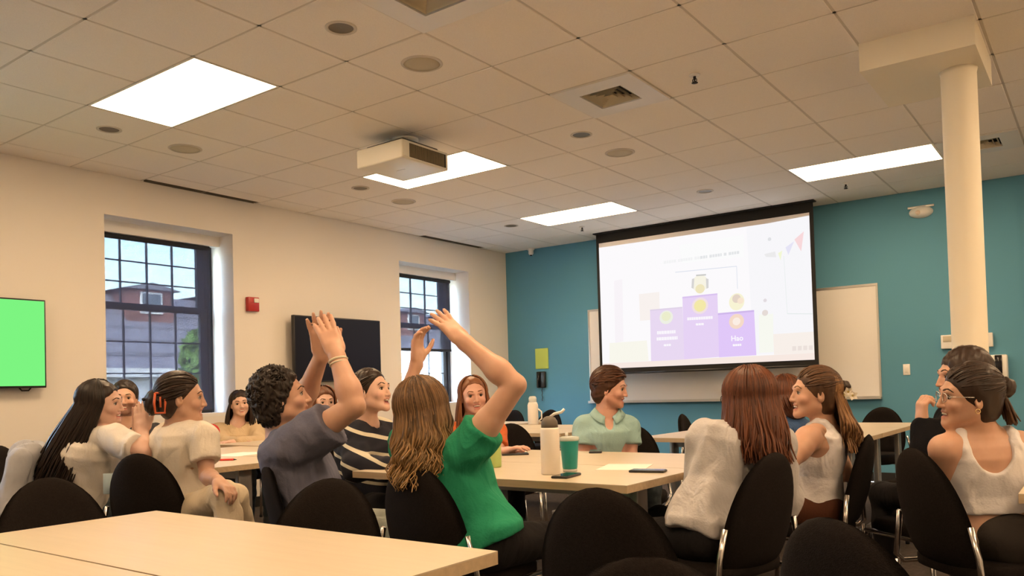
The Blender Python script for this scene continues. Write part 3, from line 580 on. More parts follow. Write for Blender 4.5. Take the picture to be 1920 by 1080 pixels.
for i, (x0, x1) in enumerate([(-1.16, 0.32), (0.326, 1.80)]):
    for j, (y0, y1) in enumerate([(2.85, 3.52), (3.526, 4.20), (4.206, 4.88)][:3 - i]):
        table(x0, x1, y0, y1, 'pale table of the far left block, ' + ['left', 'right'][i] + ' side, ' + ['front row', 'middle row', 'row nearest the teal wall'][j], 'far left block of tables')
for j, (y0, y1) in enumerate([(2.50, 3.22), (3.226, 3.95), (3.956, 4.69)]):
    table(2.66, 4.13, y0, y1, 'pale table left of the column, ' + ['front row of its block', 'middle row of its block', 'row nearest the teal wall'][j], 'far right block of tables')
table(5.13, 6.6, 0.27, 0.90, 'pale table at the right picture edge before the tank top woman', 'pale laminate tables')

# ------------------------------------------------------------------ chairs
def chair_proto():
    root = bpy.data.objects.new('stacking_chair', None); C.objects.link(root)
    # seat: rounded cushion
    bm_ = MB(); n = 28; vs = []; fs = []
    rings = [(0.90, 0.405), (1.0, 0.415), (1.0, 0.445), (0.96, 0.462), (0.8, 0.468), (0.4, 0.464), (0.02, 0.462)]
    for r, z in rings:
        for j in range(n):
            a = 2 * math.pi * j / n; c, s = math.cos(a), math.sin(a); e_ = 0.62
            x = math.copysign(abs(c) ** e_, c) * 0.235 * r; y = math.copysign(abs(s) ** e_, s) * 0.225 * r + 0.01
            dz = -0.025 * max(0, (y - 0.1) / 0.13) ** 2
            vs.append((x, y, z + dz))
    k = len(rings); fs = [(i * n + j, i * n + (j + 1) % n, (i + 1) * n + (j + 1) % n, (i + 1) * n + j) for i in range(k - 1) for j in range(n)] + [tuple(range(n - 1, -1, -1)), tuple(range((k - 1) * n, k * n))]
    bm_.add(vs, fs, 0, True); obj('seat', bm_, 'chair_fabric', root)
    # backrest: egg-shaped, wrapped and raked
    def bp(u, v, off):          # u in -1..1 across, v in 0..1 up
        prof = math.sqrt(max(0, 1 - abs((v - 0.335) / 0.665) ** 2.0)) if v > 0.335 else math.sqrt(max(0, 1 - abs((0.335 - v) / 0.50) ** 2.6))
        hw = 0.192 * max(prof, 0.012)
        x = u * hw; z = 0.445 + v * 0.405
        y = -0.215 - (v * 0.405) * 0.20 + 0.05 * (x / 0.2) ** 2 - 0.02 * math.sin(v * math.pi)
        return (x, y - off * (1 - abs(u) ** 6) * (1 - (2 * v - 1) ** 10), z)
    bm_ = MB(); nu, nv = 16, 18; vs = []
    for side in (0, 1):
        for i in range(nv + 1):
            for j in range(nu + 1): vs.append(bp(-1 + 2 * j / nu, (0.5 - 0.5 * math.cos(math.pi * i / nv)), 0.022 if side else -0.022))
    W_ = nu + 1; N_ = W_ * (nv + 1)
    fs = [(i * W_ + j, i * W_ + j + 1, (i + 1) * W_ + j + 1, (i + 1) * W_ + j) for i in range(nv) for j in range(nu)]
    fs += [tuple(N_ + q for q in reversed(f)) for f in fs]
    rim = [j for j in range(W_)] + [i * W_ + nu for i in range(1, nv + 1)] + [nv * W_ + j for j in range(nu - 1, -1, -1)] + [i * W_ for i in range(nv - 1, 0, -1)]
    fs += [(rim[q], rim[(q + 1) % len(rim)], N_ + rim[(q + 1) % len(rim)], N_ + rim[q]) for q in range(len(rim))]
    bm_.add(vs, fs, 0, True); obj('backrest', bm_, 'chair_fabric', root)
    for s in (-1, 1):
        b_ = MB(); b_.tube([(s * 0.245, 0.20, 0.0), (s * 0.24, 0.185, 0.25), (s * 0.235, 0.17, 0.41)], 0.011, 8); obj('leg', b_, 'chrome', root)
        b_ = MB(); b_.tube([(s * 0.245, -0.26, 0.0), (s * 0.242, -0.235, 0.2), (s * 0.24, -0.22, 0.41)], 0.011, 8); obj('leg', b_, 'chrome', root)
        b_ = MB(); b_.tube([(s * 0.24, 0.175, 0.405), (s * 0.24, -0.2, 0.405), (s * 0.24, -0.226, 0.43), (s * 0.228, -0.224, 0.5), (s * 0.20, -0.23, 0.6)], 0.011, 8); obj('side_rail', b_, 'chrome', root)
        for yy in (0.20, -0.26): b_ = MB(); b_.lathe([(0.014, 0), (0.014, 0.02), (0.012, 0.025)], (s * 0.245, yy, 0), 10); obj('foot_cap', b_, 'black_plastic', root)
    b_ = MB(); b_.tube([(-0.235, 0.15, 0.4), (0.235, 0.15, 0.4)], 0.009, 8); obj('crossbar', b_, 'chrome', root)
    return root
CH = None
def chair(x, y, fx, fy, lb, s=1.0):
    global CH
    if CH is None: CH = chair_proto(); o = CH
    else: o = copy_tree(CH)
    o.location = (x, y, 0); o.rotation_euler = (0, 0, math.atan2(fy, fx) - math.pi / 2); o.scale = (1, 1, s)
    return tag(o, lb, 'chair', 'black upholstered stacking chairs')

# ================================================================== people: implicit-surface bodies
V = lambda *a: np.array(a, float)
def nrm(v): v = np.asarray(v, float); return v / max(np.linalg.norm(v), 1e-9)
class Sdf:
    def __init__(s): s.p = []
    def add(s, f, c, r, k=0.01, op='u'): s.p.append((f, np.asarray(c, float), float(r), k, op)); return s
    def rc(s, a, b, ra, rb, k=0.012, op='u'):           # tapered capsule
        a = np.asarray(a, float); b = np.asarray(b, float); ba = b - a; L = max(ba @ ba, 1e-9)
        def f(P):
            q = P - a; t = np.clip(q @ ba / L, 0, 1); e = q - t[..., None] * ba
            return np.sqrt((e * e).sum(-1)) - (ra + (rb - ra) * t)
        return s.add(f, (a + b) / 2, math.sqrt(L) / 2 + max(ra, rb), k, op)
    def el(s, c, R, r, k=0.012, op='u'):                # ellipsoid, R rows = axes
        c = np.asarray(c, float); R = np.asarray(R, float); r = np.asarray(r, float)
        def f(P):
            q = (P - c) @ R.T; a = q / r; k0 = np.sqrt((a * a).sum(-1)); b = a / r; k1 = np.sqrt((b * b).sum(-1)) + 1e-9
            return k0 * (k0 - 1) / k1
        return s.add(f, c, r.max(), k, op)
    def box(s, c, R, h, rr, k=0.01, op='u'):
        c = np.asarray(c, float); R = np.asarray(R, float); h = np.asarray(h, float) - rr
        def f(P):
            q = np.abs((P - c) @ R.T) - h
            return np.sqrt((np.maximum(q, 0) ** 2).sum(-1)) + np.minimum(q.max(-1), 0) - rr
        return s.add(f, c, np.linalg.norm(h) + rr, k, op)
    def loft(s, o, R, zs, A, B, Cy, k=0.02, grow=0.0):  # elliptical column in frame (o,R)
        o = np.asarray(o, float); R = np.asarray(R, float); zs = np.asarray(zs, float); A = np.asarray(A, float) + grow; B = np.asarray(B, float) + grow; Cy = np.asarray(Cy, float)
        def f(P):
            q = (P - o) @ R.T; z = q[..., 2]; zc = np.clip(z, zs[0], zs[-1])
            a = np.interp(zc, zs, A); b = np.interp(zc, zs, B); c = np.interp(zc, zs, Cy)
            n = (np.abs(q[..., 0] / a) ** 2.3 + np.abs((q[..., 1] - c) / b) ** 2.3) ** (1 / 2.3)
            d = (n - 1) * np.minimum(a, b)
            e = np.abs(z - (zs[0] + zs[-1]) / 2) - (zs[-1] - zs[0]) / 2
            return np.where(e > 0, np.sqrt(np.maximum(d, 0) ** 2 + e * e) , np.maximum(d, e))
        m_ = o + R[2] * (zs[0] + zs[-1]) / 2
        return s.add(f, m_, math.hypot((zs[-1] - zs[0]) / 2, max(A.max(), B.max())) + 0.02, k)
    def plane(s, p, n, k=0.004):                        # keep the side n points away from
        p = np.asarray(p, float); n = nrm(n)
        return s.add(lambda P: (P - p) @ n, p, 1e3, k, 'i')
    def disp(s, f): return s.add(f, V(0, 0, 0), 1e3, 0, 'd')
    def ev(s, P, cen, rad):                             # P (nb,m,3)
        d = np.full(P.shape[:2], 0.5)
        for f, c, r, k, op in s.p:
            if r > 100: idx = slice(None); Q = P
            else:
                m = np.sqrt(((cen - c) ** 2).sum(-1)) < r + rad * 1.6 + k + 0.02
                if not m.any(): continue
                idx = np.nonzero(m)[0]; Q = P[idx]
            x = f(Q); cur = d[idx]
            if op == 'u':
                if k > 0: h = np.maximum(k - np.abs(cur - x), 0) / k; nw = np.minimum(cur, x) - h * h * k * 0.25
                else: nw = np.minimum(cur, x)
            elif op == 's':
                x = -x; h = np.maximum(k - np.abs(cur - x), 0) / max(k, 1e-6); nw = np.maximum(cur, x) + h * h * k * 0.25
            elif op == 'i': h = np.maximum(k - np.abs(cur - x), 0) / max(k, 1e-6); nw = np.maximum(cur, x) + h * h * k * 0.25
            else: nw = cur + x
            d[idx] = nw
        return d
    def bounds(s):
        lo = np.full(3, 1e9); hi = -lo
        for f, c, r, k, op in s.p:
            if op == 'u' and r < 100: lo = np.minimum(lo, c - r); hi = np.maximum(hi, c + r)
        return lo - 0.03, hi + 0.03
    def mesh(s, h):
        lo, hi = s.bounds(); B = 8; nb = np.ceil((hi - lo) / (h * B)).astype(int); n = nb * B
        bi = np.stack(np.meshgrid(*[np.arange(k) for k in nb], indexing='ij'), -1).reshape(-1, 3)
        cen = lo + (bi + 0.5) * B * h - h / 2; rad = B * h * 0.87
        dc = s.ev(cen[:, None, :], cen, rad * 1.3)[:, 0]
        F = np.empty(n, np.float32); Fb = F.reshape(nb[0], B, nb[1], B, nb[2], B).transpose(0, 2, 4, 1, 3, 5)
        G = np.repeat(np.where(dc > 0, 1, -1).astype(np.float32), B ** 3).reshape(*nb, B, B, B)
        keep = np.abs(dc) < rad * 1.35 + 0.012
        kb = bi[keep]; off = np.stack(np.meshgrid(*[np.arange(B)] * 3, indexing='ij'), -1).reshape(-1, 3) * h
        for i in range(0, len(kb), 1500):
            b = kb[i:i + 1500]; P = lo + b[:, None, :] * (B * h) + off; d = s.ev(P, P.mean(1), rad)
            G[b[:, 0], b[:, 1], b[:, 2]] = d.reshape(-1, B, B, B)
        Fb[...] = G
        return surface_nets(F, lo, h)
def surface_nets(F, lo, h):
    neg = F < 0
    c = np.zeros(np.array(F.shape) - 1, np.int8)
    for dx in (0, 1):
        for dy in (0, 1):
            for dz in (0, 1): c += neg[dx:F.shape[0] - 1 + dx, dy:F.shape[1] - 1 + dy, dz:F.shape[2] - 1 + dz]
    act = (c > 0) & (c < 8); ci = np.argwhere(act); idm = np.full(act.shape, -1, np.int64); idm[act] = np.arange(len(ci))
    acc = np.zeros((len(ci), 3)); cnt = np.zeros(len(ci))
    cor = [(a, b, d) for a in (0, 1) for b in (0, 1) for d in (0, 1)]
    vals = {k: F[ci[:, 0] + k[0], ci[:, 1] + k[1], ci[:, 2] + k[2]].astype(float) for k in cor}
    for k in cor:
        for ax in range(3):
            if k[ax]: continue
            k2 = list(k); k2[ax] = 1; k2 = tuple(k2); a, b = vals[k], vals[k2]; m = (a < 0) != (b < 0)
            t = np.where(m, a / np.where(np.abs(a - b) < 1e-9, 1, a - b), 0); p = np.tile(np.array(k, float), (len(ci), 1)); p[:, ax] = t
            acc[m] += p[m]; cnt[m] += 1
    vt = lo + (ci + acc / np.maximum(cnt, 1)[:, None]) * h
    faces = []
    for ax in range(3):
        u, w_ = (ax + 1) % 3, (ax + 2) % 3
        sl0 = [slice(1, F.shape[i] - 1) for i in range(3)]; sl1 = list(sl0); sl0[ax] = slice(0, F.shape[ax] - 1); sl1[ax] = slice(1, F.shape[ax])
        a, b = neg[tuple(sl0)], neg[tuple(sl1)]; e = np.argwhere(a != b)
        if not len(e): continue
        e2 = e.copy(); e2[:, u] += 1; e2[:, w_] += 1
        flip = a[e[:, 0], e[:, 1], e[:, 2]]
        def g(du, dw): q = e2.copy(); q[:, u] -= du; q[:, w_] -= dw; return idm[q[:, 0], q[:, 1], q[:, 2]]
        q = np.stack([g(1, 1), g(0, 1), g(0, 0), g(1, 0)], 1); q[~flip] = q[~flip][:, ::-1]; q = q[(q >= 0).all(1)]; faces.append(q)
    return vt, np.concatenate(faces)
def np_obj(name, vt, fq, m, parent, smooth_it=0):
    loc = np.array(parent_loc(parent)) if parent is not None else 0
    vt = relax(vt, fq, smooth_it) if smooth_it else vt
    me = bpy.data.meshes.new(name); n = len(vt); q = len(fq)
    me.vertices.add(n); me.vertices.foreach_set('co', (vt - loc).astype(np.float32).ravel())
    me.loops.add(q * 4); me.loops.foreach_set('vertex_index', fq.astype(np.int32).ravel())
    me.polygons.add(q); me.polygons.foreach_set('loop_start', np.arange(0, q * 4, 4, dtype=np.int32)); me.polygons.foreach_set('use_smooth', np.ones(q, bool))
    me.update(calc_edges=True); me.validate()
    me.materials.append(MATS[m] if isinstance(m, str) else m)
    o = bpy.data.objects.new(name, me); C.objects.link(o)
    if parent is not None: o.parent = parent
    return o
def relax(vt, fq, it):
    for _ in range(it):
        acc = np.zeros_like(vt); cnt = np.zeros(len(vt))
        for a, b in ((0, 1), (1, 2), (2, 3), (3, 0)):
            np.add.at(acc, fq[:, a], vt[fq[:, b]]); np.add.at(cnt, fq[:, a], 1); np.add.at(acc, fq[:, b], vt[fq[:, a]]); np.add.at(cnt, fq[:, b], 1)
        vt = vt * 0.5 + 0.5 * acc / np.maximum(cnt, 1)[:, None]
    return vt
def folds(amp, sc, seed, stretch=(1, 1, 1)):             # soft cloth creases
    r = np.random.default_rng(seed); K = r.normal(size=(6, 3)) * np.array(stretch) * sc; ph = r.uniform(0, 6.28, 6)
    def f(P):
        w0 = np.sin(P @ K[0] * 0.35 + ph[0]) * 1.3; a = np.zeros(P.shape[:-1])
        for i in range(1, 6): a += np.sin(P @ K[i] + ph[i] + w0 * (1 + 0.4 * i)) / (1 + 0.35 * i)
        a = a / 2.6; return amp * (np.abs(a) ** 0.8 * np.sign(a))
    return f
def skin_mat(name, col, rough=0.5):
    if name in MATS: return MATS[name]
    m = bpy.data.materials.new(name); m.use_nodes = True; t = m.node_tree; b = t.nodes['Principled BSDF']
    at_ = t.nodes.new('ShaderNodeAttribute'); at_.attribute_name = 'tint'; mx = t.nodes.new('ShaderNodeMix'); mx.data_type = 'RGBA'; mx.blend_type = 'MULTIPLY'; mx.inputs[0].default_value = 1
    mx.inputs[6].default_value = (*col, 1); t.links.new(at_.outputs['Color'], mx.inputs[7])
    n = t.nodes.new('ShaderNodeTexNoise'); n.inputs['Scale'].default_value = 18; n.inputs['Detail'].default_value = 4; r = t.nodes.new('ShaderNodeValToRGB'); r.color_ramp.elements[0].color = (0.86, 0.80, 0.78, 1); r.color_ramp.elements[1].color = (1, 1, 1, 1)
    mx2 = t.nodes.new('ShaderNodeMix'); mx2.data_type = 'RGBA'; mx2.blend_type = 'MULTIPLY'; mx2.inputs[0].default_value = 1
    t.links.new(n.outputs[0], r.inputs[0]); t.links.new(mx.outputs[2], mx2.inputs[6]); t.links.new(r.outputs[0], mx2.inputs[7]); t.links.new(mx2.outputs[2], b.inputs['Base Color'])
    b.inputs['Roughness'].default_value = rough; b.inputs['Subsurface Weight'].default_value = 0.12; b.inputs['Subsurface Radius'].default_value = (0.01, 0.004, 0.002); b.inputs['Subsurface Scale'].default_value = 1
    MATS[name] = m; return m
def hair_mat(name, c1, c2, rough=0.42, tip=None):
    if name in MATS: return MATS[name]
    m = bpy.data.materials.new(name); m.use_nodes = True; t = m.node_tree; b = t.nodes['Principled BSDF']
    g = t.nodes.new('ShaderNodeNewGeometry'); n = t.nodes.new('ShaderNodeTexNoise'); n.inputs['Scale'].default_value = 60; n.inputs['Detail'].default_value = 3
    tc = t.nodes.new('ShaderNodeTexCoord'); mp = t.nodes.new('ShaderNodeMapping'); mp.inputs['Scale'].default_value = (1, 1, 0.12); t.links.new(tc.outputs['Object'], mp.inputs[0]); t.links.new(mp.outputs[0], n.inputs[0])
    ad = t.nodes.new('ShaderNodeMath'); ad.operation = 'ADD'; t.links.new(g.outputs['Random Per Island'], ad.inputs[0]); t.links.new(n.outputs[0], ad.inputs[1])
    ml = t.nodes.new('ShaderNodeMath'); ml.operation = 'MULTIPLY'; ml.inputs[1].default_value = 0.5; t.links.new(ad.outputs[0], ml.inputs[0])
    r = t.nodes.new('ShaderNodeValToRGB'); r.color_ramp.elements[0].position = 0.25; r.color_ramp.elements[1].position = 0.75; r.color_ramp.elements[0].color = (*c1, 1); r.color_ramp.elements[1].color = (*c2, 1)
    t.links.new(ml.outputs[0], r.inputs[0])
    if tip:                                              # dyed lighter towards the ends
        sx = t.nodes.new('ShaderNodeSeparateXYZ'); mr = t.nodes.new('ShaderNodeMapRange'); mr.inputs[1].default_value = tip[1]; mr.inputs[2].default_value = tip[2]; mr.inputs[3].default_value = 1; mr.inputs[4].default_value = 0
        mz = t.nodes.new('ShaderNodeMix'); mz.data_type = 'RGBA'; mz.inputs[7].default_value = (*tip[0], 1); mq = t.nodes.new('ShaderNodeMath'); mq.operation = 'MULTIPLY'; t.links.new(tc.outputs['Object'], sx.inputs[0]); t.links.new(sx.outputs[2], mr.inputs[0]); t.links.new(mr.outputs[0], mq.inputs[0]); t.links.new(ml.outputs[0], mq.inputs[1])
        t.links.new(mq.outputs[0], mz.inputs[0]); t.links.new(r.outputs[0], mz.inputs[6]); t.links.new(mz.outputs[2], b.inputs['Base Color'])
    else: t.links.new(r.outputs[0], b.inputs['Base Color'])
    b.inputs['Roughness'].default_value = rough; b.inputs['Specular IOR Level'].default_value = 0.35
    MATS[name] = m; return m

FWH = nrm(V(FW[0], FW[1], 0)); RTH = nrm(V(RT[0], RT[1], 0)); ZU = V(0, 0, 1)
def hdir(deg): a = math.radians(deg); return math.cos(a) * FWH + math.sin(a) * RTH      # 0 = away from the viewer, 90 = picture right
def frame(fwd, up=ZU):
    y = nrm(fwd); x = nrm(np.cross(y, up)); z = np.cross(x, y); return np.stack([x, y, z])
def rotv(v, ax, deg): 
    ax = nrm(ax); a = math.radians(deg); v = np.asarray(v, float); return v * math.cos(a) + np.cross(ax, v) * math.sin(a) + ax * (ax @ v) * (1 - math.cos(a))

class Head:
    def __init__(s, pos, yaw, pitch=0, roll=0, sc=1.0):
        f = hdir(yaw); R = frame(f); f2 = rotv(f, R[0], pitch); R = frame(f2); up = rotv(R[2], f2, roll); s.R = frame(f2, up); s.o = np.asarray(pos, float); s.sc = sc
    def p(s, *l): return s.o + (np.array(l, float) * s.sc) @ s.R
    def v(s, *l): return np.array(l, float) @ s.R
def head_prims(S_, H, mouth='smile', female=True, nose=1.0):
    k = H.sc; R = H.R
    S_.el(H.p(0, -0.012, 0.028), R, V(0.073, 0.092, 0.084) * k, 0.0)
    S_.el(H.p(0, 0.024, -0.026), R, V(0.060, 0.063, 0.078) * k, 0.035)
    jw = 0.044 if female else 0.050
    for q in (-1, 1):
        S_.rc(H.p(q * jw, 0.004, -0.055), H.p(q * 0.012, 0.068, -0.095), 0.022 * k, 0.016 * k, 0.022)
        S_.el(H.p(q * 0.040, 0.062, -0.030), R, V(0.022, 0.019, 0.019) * k, 0.016)
    S_.el(H.p(0, 0.075, -0.097), R, V(0.018, 0.012, 0.014) * k, 0.014)
    S_.rc(H.p(-0.034, 0.079, 0.022), H.p(0.034, 0.079, 0.022), 0.011 * k, 0.011 * k, 0.014)
    S_.rc(H.p(0, 0.086, 0.010), H.p(0, 0.1015 * (0.97 + 0.03 * nose), -0.033), 0.006 * k, 0.0092 * k, 0.010)
    for q in (-1, 1):
        S_.el(H.p(q * 0.011, 0.0925, -0.036), R, V(0.0072, 0.008, 0.006) * k, 0.006)
        S_.el(H.p(q * 0.031, 0.093, 0.0005), R, V(0.0155, 0.0135, 0.0070) * k, 0.008, 's')
    if mouth == 'open': S_.el(H.p(0, 0.094, -0.067), R, V(0.021, 0.022, 0.014) * k, 0.006, 's')
    elif mouth == 'smile': S_.el(H.p(0, 0.097, -0.064), R, V(0.022, 0.012, 0.0055) * k, 0.006, 's')
    S_.rc(H.p(-0.017, 0.0835, -0.054), H.p(0.017, 0.0835, -0.054), 0.0055 * k, 0.0055 * k, 0.006)
    S_.rc(H.p(-0.013, 0.082, -0.077), H.p(0.013, 0.082, -0.077), 0.0062 * k, 0.0062 * k, 0.006)
    for q in (-1, 1):
        Re = np.stack([rotv(R[0], R[2], -q * 24), rotv(R[1], R[2], -q * 24), R[2]])
        S_.el(H.p(q * 0.074, -0.008, -0.010), Re, V(0.009, 0.019, 0.030) * k, 0.006)
        S_.el(H.p(q * 0.082, -0.002, -0.006), Re, V(0.006, 0.009, 0.015) * k, 0.005, 's')
def on_surf(SB, pts, off):
    P_ = np.array(pts, float)
    for _ in range(5):
        q_ = np.concatenate([P_[:, None]] + [P_[:, None] + e_ for e_ in np.eye(3) * 8e-4], 1); D_ = SB.ev(q_, P_, 0.05); g_ = (D_[:, 1:] - D_[:, :1]) / 8e-4; g_ /= np.maximum(np.linalg.norm(g_, axis=1, keepdims=True), 1e-6); P_ = P_ - g_ * (np.clip(D_[:, :1], -0.02, 0.02) - off)
    return P_
def face_parts(parent, H, mouth, SB, iris='dark', brow='brow_dark', glasses=None):
    k = H.sc
    for q in (-1, 1):
        m_ = MB(); c = Vector(H.p(q * 0.031, 0.0722, 0.0005)); n = 12; vs = []; ax = H.R
        for i in range(9):
            th = math.pi * i / 8
            for j in range(n): a = 2 * math.pi * j / n; l = V(math.sin(th) * math.cos(a), math.cos(th), math.sin(th) * math.sin(a)) * 0.0118 * k; vs.append(np.array(c) + l @ ax)
        fs = [(i * n + j, i * n + (j + 1) % n, (i + 1) * n + (j + 1) % n, (i + 1) * n + j) for i in range(8) for j in range(n)]
        m_.add(vs, fs, 0, True)
        for i in range(len(fs)): m_.m[i] = 1 if i < 2 * n else 0
        obj('eye', m_, ['eye_white', 'eye_iris'], parent)
        br = on_surf(SB, [H.p(q * x, y, z) for x, y, z in ((0.013, 0.090, 0.0240), (0.020, 0.090, 0.0260), (0.029, 0.088, 0.0272), (0.038, 0.082, 0.0262), (0.046, 0.075, 0.0225), (0.051, 0.069, 0.0185))], 0.0004)
        up_ = H.R[2]; th_ = [0.0022, 0.0034, 0.0036, 0.0032, 0.0024, 0.0010]; m_ = MB(); n_ = len(br); fwd = H.R[1]
        m_.add([p + up_ * t * k for p, t in zip(br, th_)] + [p - up_ * t * k for p, t in zip(br, th_)] + [p + fwd * 0.0022 * k for p in br], [(i, i + 1, 2 * n_ + i + 1, 2 * n_ + i) for i in range(n_ - 1)] + [(2 * n_ + i, 2 * n_ + i + 1, n_ + i + 1, n_ + i) for i in range(n_ - 1)], 0, True); obj('eyebrow', m_, brow, parent)
        m_ = MB(); m_.tube([H.p(q * x, y, z) for x, y, z in ((0.018, 0.0795, 0.0035), (0.024, 0.0835, 0.0062), (0.031, 0.0850, 0.0070), (0.039, 0.0815, 0.0055), (0.046, 0.0755, 0.0015))], [0.0010 * k, 0.0017 * k, 0.0020 * k, 0.0019 * k, 0.0012 * k], 5); obj('eyelashes', m_, 'brow_dark', parent)
    if mouth in ('open', 'smile'):
        m_ = MB(); zz = -0.058 if mouth == 'open' else -0.0615
        m_.tube([H.p(x, 0.0855 - abs(x) * 0.35, zz) for x in (-0.016, -0.008, 0, 0.008, 0.016)], 0.0042 * k, 6); obj('teeth', m_, 'teeth', parent)
        if mouth == 'open': m_ = MB(); m_.tube([H.p(x, 0.074, -0.069) for x in (-0.014, 0, 0.014)], [0.008 * k, 0.011 * k, 0.008 * k], 8); obj('mouth_interior', m_, 'mouth_dark', parent)
    if glasses:
        m_ = MB()
        for q in (-1, 1):
            m_.tube([H.p(q * 0.032 + 0.021 * math.cos(a), 0.098 - 0.006 * abs(math.cos(a)), -0.001 + 0.017 * math.sin(a)) for a in np.linspace(0, 2 * math.pi, 21)], 0.0014 * k, 6, cap=False)
            m_.tube([H.p(q * 0.053, 0.092, 0.003), H.p(q * 0.074, 0.06, 0.004), H.p(q * 0.079, 0.0, 0.004), H.p(q * 0.077, -0.02, -0.008)], 0.0014 * k, 6)
        m_.tube([H.p(-0.011, 0.099, 0.002), H.p(0.011, 0.099, 0.002)], 0.0014 * k, 6); obj('eyeglasses', m_, glasses, parent)
def hand_prims(S_, wrist, d, n, side, curl=0.5, spread=0.15, thumb=0.6, sc=1.0):
    """d: finger direction, n: the way the palm faces, side: +1 thumb on the d x n side"""
    d = nrm(d); n = nrm(n - d * (n @ d)); x = np.cross(d, n) * side
    R = np.stack([x, d, n]); P = lambda a, b, c: wrist + (V(a, b, c) * sc) @ R
    S_.box(P(0.0, 0.052, 0), R, V(0.038, 0.046, 0.0135) * sc, 0.011 * sc, 0.012)
    S_.rc(P(0, -0.01, 0), P(0, 0.03, 0), 0.026 * sc, 0.024 * sc, 0.02)
    S_.el(P(0.026, 0.035, 0.010), R, V(0.016, 0.028, 0.014) * sc, 0.012)
    for i, (bx, L) in enumerate([(0.029, 0.070), (0.010, 0.079), (-0.010, 0.074), (-0.029, 0.058)]):
        p = P(bx, 0.093 - 0.006 * (i == 3), 0); ang = -spread * (bx / 0.029) * 18
        dd = rotv(d, n, ang * side); ax = np.cross(dd, n); cv = curl * (1 + 0.12 * i)
        a = p
        for f_, seg, r0, r1 in ((22, 0.46, 0.0098, 0.0092), (34, 0.30, 0.0092, 0.0082), (22, 0.24, 0.0082, 0.0068)):
            dd = rotv(dd, ax, f_ * cv); b = a + dd * L * seg * sc; S_.rc(a, b, r0 * sc, r1 * sc, 0.0045); a = b
    p = P(0.026, 0.02, 0.006); t1 = nrm(x * 0.75 * thumb + d * (1.0 - 0.35 * thumb) + n * 0.30); a = p; b = a + t1 * 0.045 * sc; S_.rc(a, b, 0.0135 * sc, 0.0115 * sc, 0.012)
    t2 = nrm(t1 * 0.8 + d * 0.35); c = b + t2 * 0.032 * sc; S_.rc(b, c, 0.0115 * sc, 0.0098 * sc, 0.006); t3 = nrm(t2 * 0.85 + d * 0.3); S_.rc(c, c + t3 * 0.024 * sc, 0.0098 * sc, 0.0075 * sc, 0.006)

# ---- hair strands swept over the skull and down along guides
def strands(name, H, m, parent, n=320, phi=(60, 300), length=0.3, drop_out=0.015, wave=0.0, wfreq=40, back=0.0, rad=0.0048, lift=1.0, seed=1, start=8, part=0.0, side_in=0.0, seg=12, end_var=0.15, th_end=100, push=None):
    r = np.random.default_rng(seed); m_ = MB(); k = H.sc
    for _ in range(n):
        ph = math.radians(r.uniform(*phi)); th0 = r.uniform(start, 70) if r.random() < 0.75 else r.uniform(50, 98); L = length * (1 + r.uniform(-end_var, end_var * 0.5)); lf = lift * (1 + r.uniform(0.0, 0.07)); ps = (ph * 3.5 + r.normal(0, 0.7)); wv = wave * r.uniform(0.6, 1.3); pts = []
        dx = r.normal(0, 0.006); dy = r.normal(0, 0.006)
        nsc = 6
        for i in range(nsc + 1):
            th = math.radians(th0 + (th_end - th0) * i / nsc) if th0 < th_end else math.radians(th0)
            sx, sy, sz = math.sin(th) * math.sin(ph), math.sin(th) * math.cos(ph), math.cos(th)
            pts.append(H.p(sx * 0.080 * lf + part * math.cos(th), -0.014 + sy * 0.100 * lf, 0.03 + sz * 0.090 * lf))
        p0 = pts[-1]; out = H.v(math.sin(ph), math.cos(ph), 0); out[2] = 0
        for i in range(1, seg + 1):
            t = i / seg; q = p0 + V(0, 0, -L * t) + out * (drop_out * math.sin(t * 2.2)) - nrm(V(H.R[1][0], H.R[1][1], 0)) * back * t + H.v(dx * t * 2, dy * t * 2, 0)
            if wv: w_ = wv * min(1, (t * 1.35) ** 2); q = q + out * (w_ * math.sin(wfreq * L * t + ps)) + np.cross(out, ZU) * (w_ * math.cos(wfreq * L * t + ps * 1.3))
            if side_in: q = q - H.v(math.sin(ph), 0, 0) * side_in * t
            if push: q = push(q, t)
            pts.append(q)
        R_ = [rad * k * (0.5 + 0.9 * min(1, 4 * i / len(pts))) * (1 - 0.75 * max(0, (i / len(pts) - 0.6) / 0.4)) for i in range(len(pts))]
        m_.tube(pts, R_, 4, cap=False)
    o = obj_fast(name, m_, m, parent); return o
def obj_fast(name, m_, m, parent):
    me = bpy.data.meshes.new(name); loc = Vector(parent_loc(parent)); vt = np.array(m_.v) - np.array(loc); me.from_pydata(vt.tolist(), [], m_.f); me.polygons.foreach_set('use_smooth', [True] * len(me.polygons)); me.update()
    me.materials.append(MATS[m]); o = bpy.data.objects.new(name, me); C.objects.link(o); o.parent = parent; return o
def cap_sdf(H, grow=0.008, hairline=(0.078, 0.062), tilt=(0, -0.80, 0.60), ears=True, noise=0.003, nsc=90, seed=3):
    S_ = Sdf(); k = H.sc
    S_.el(H.p(0, -0.013 - grow * 0.45, 0.030 + grow * 0.2), H.R, (V(0.074, 0.0925, 0.086) + V(grow, grow * 0.7, grow)) * k, 0.0)
    S_.el(H.p(0, -0.040, -0.030), H.R, (V(0.062, 0.058, 0.062) + grow) * k, 0.02)
    S_.disp(folds(noise, nsc, seed)); S_.plane(H.p(0, *hairline), H.v(*[-q for q in tilt]), 0.012)
    return S_

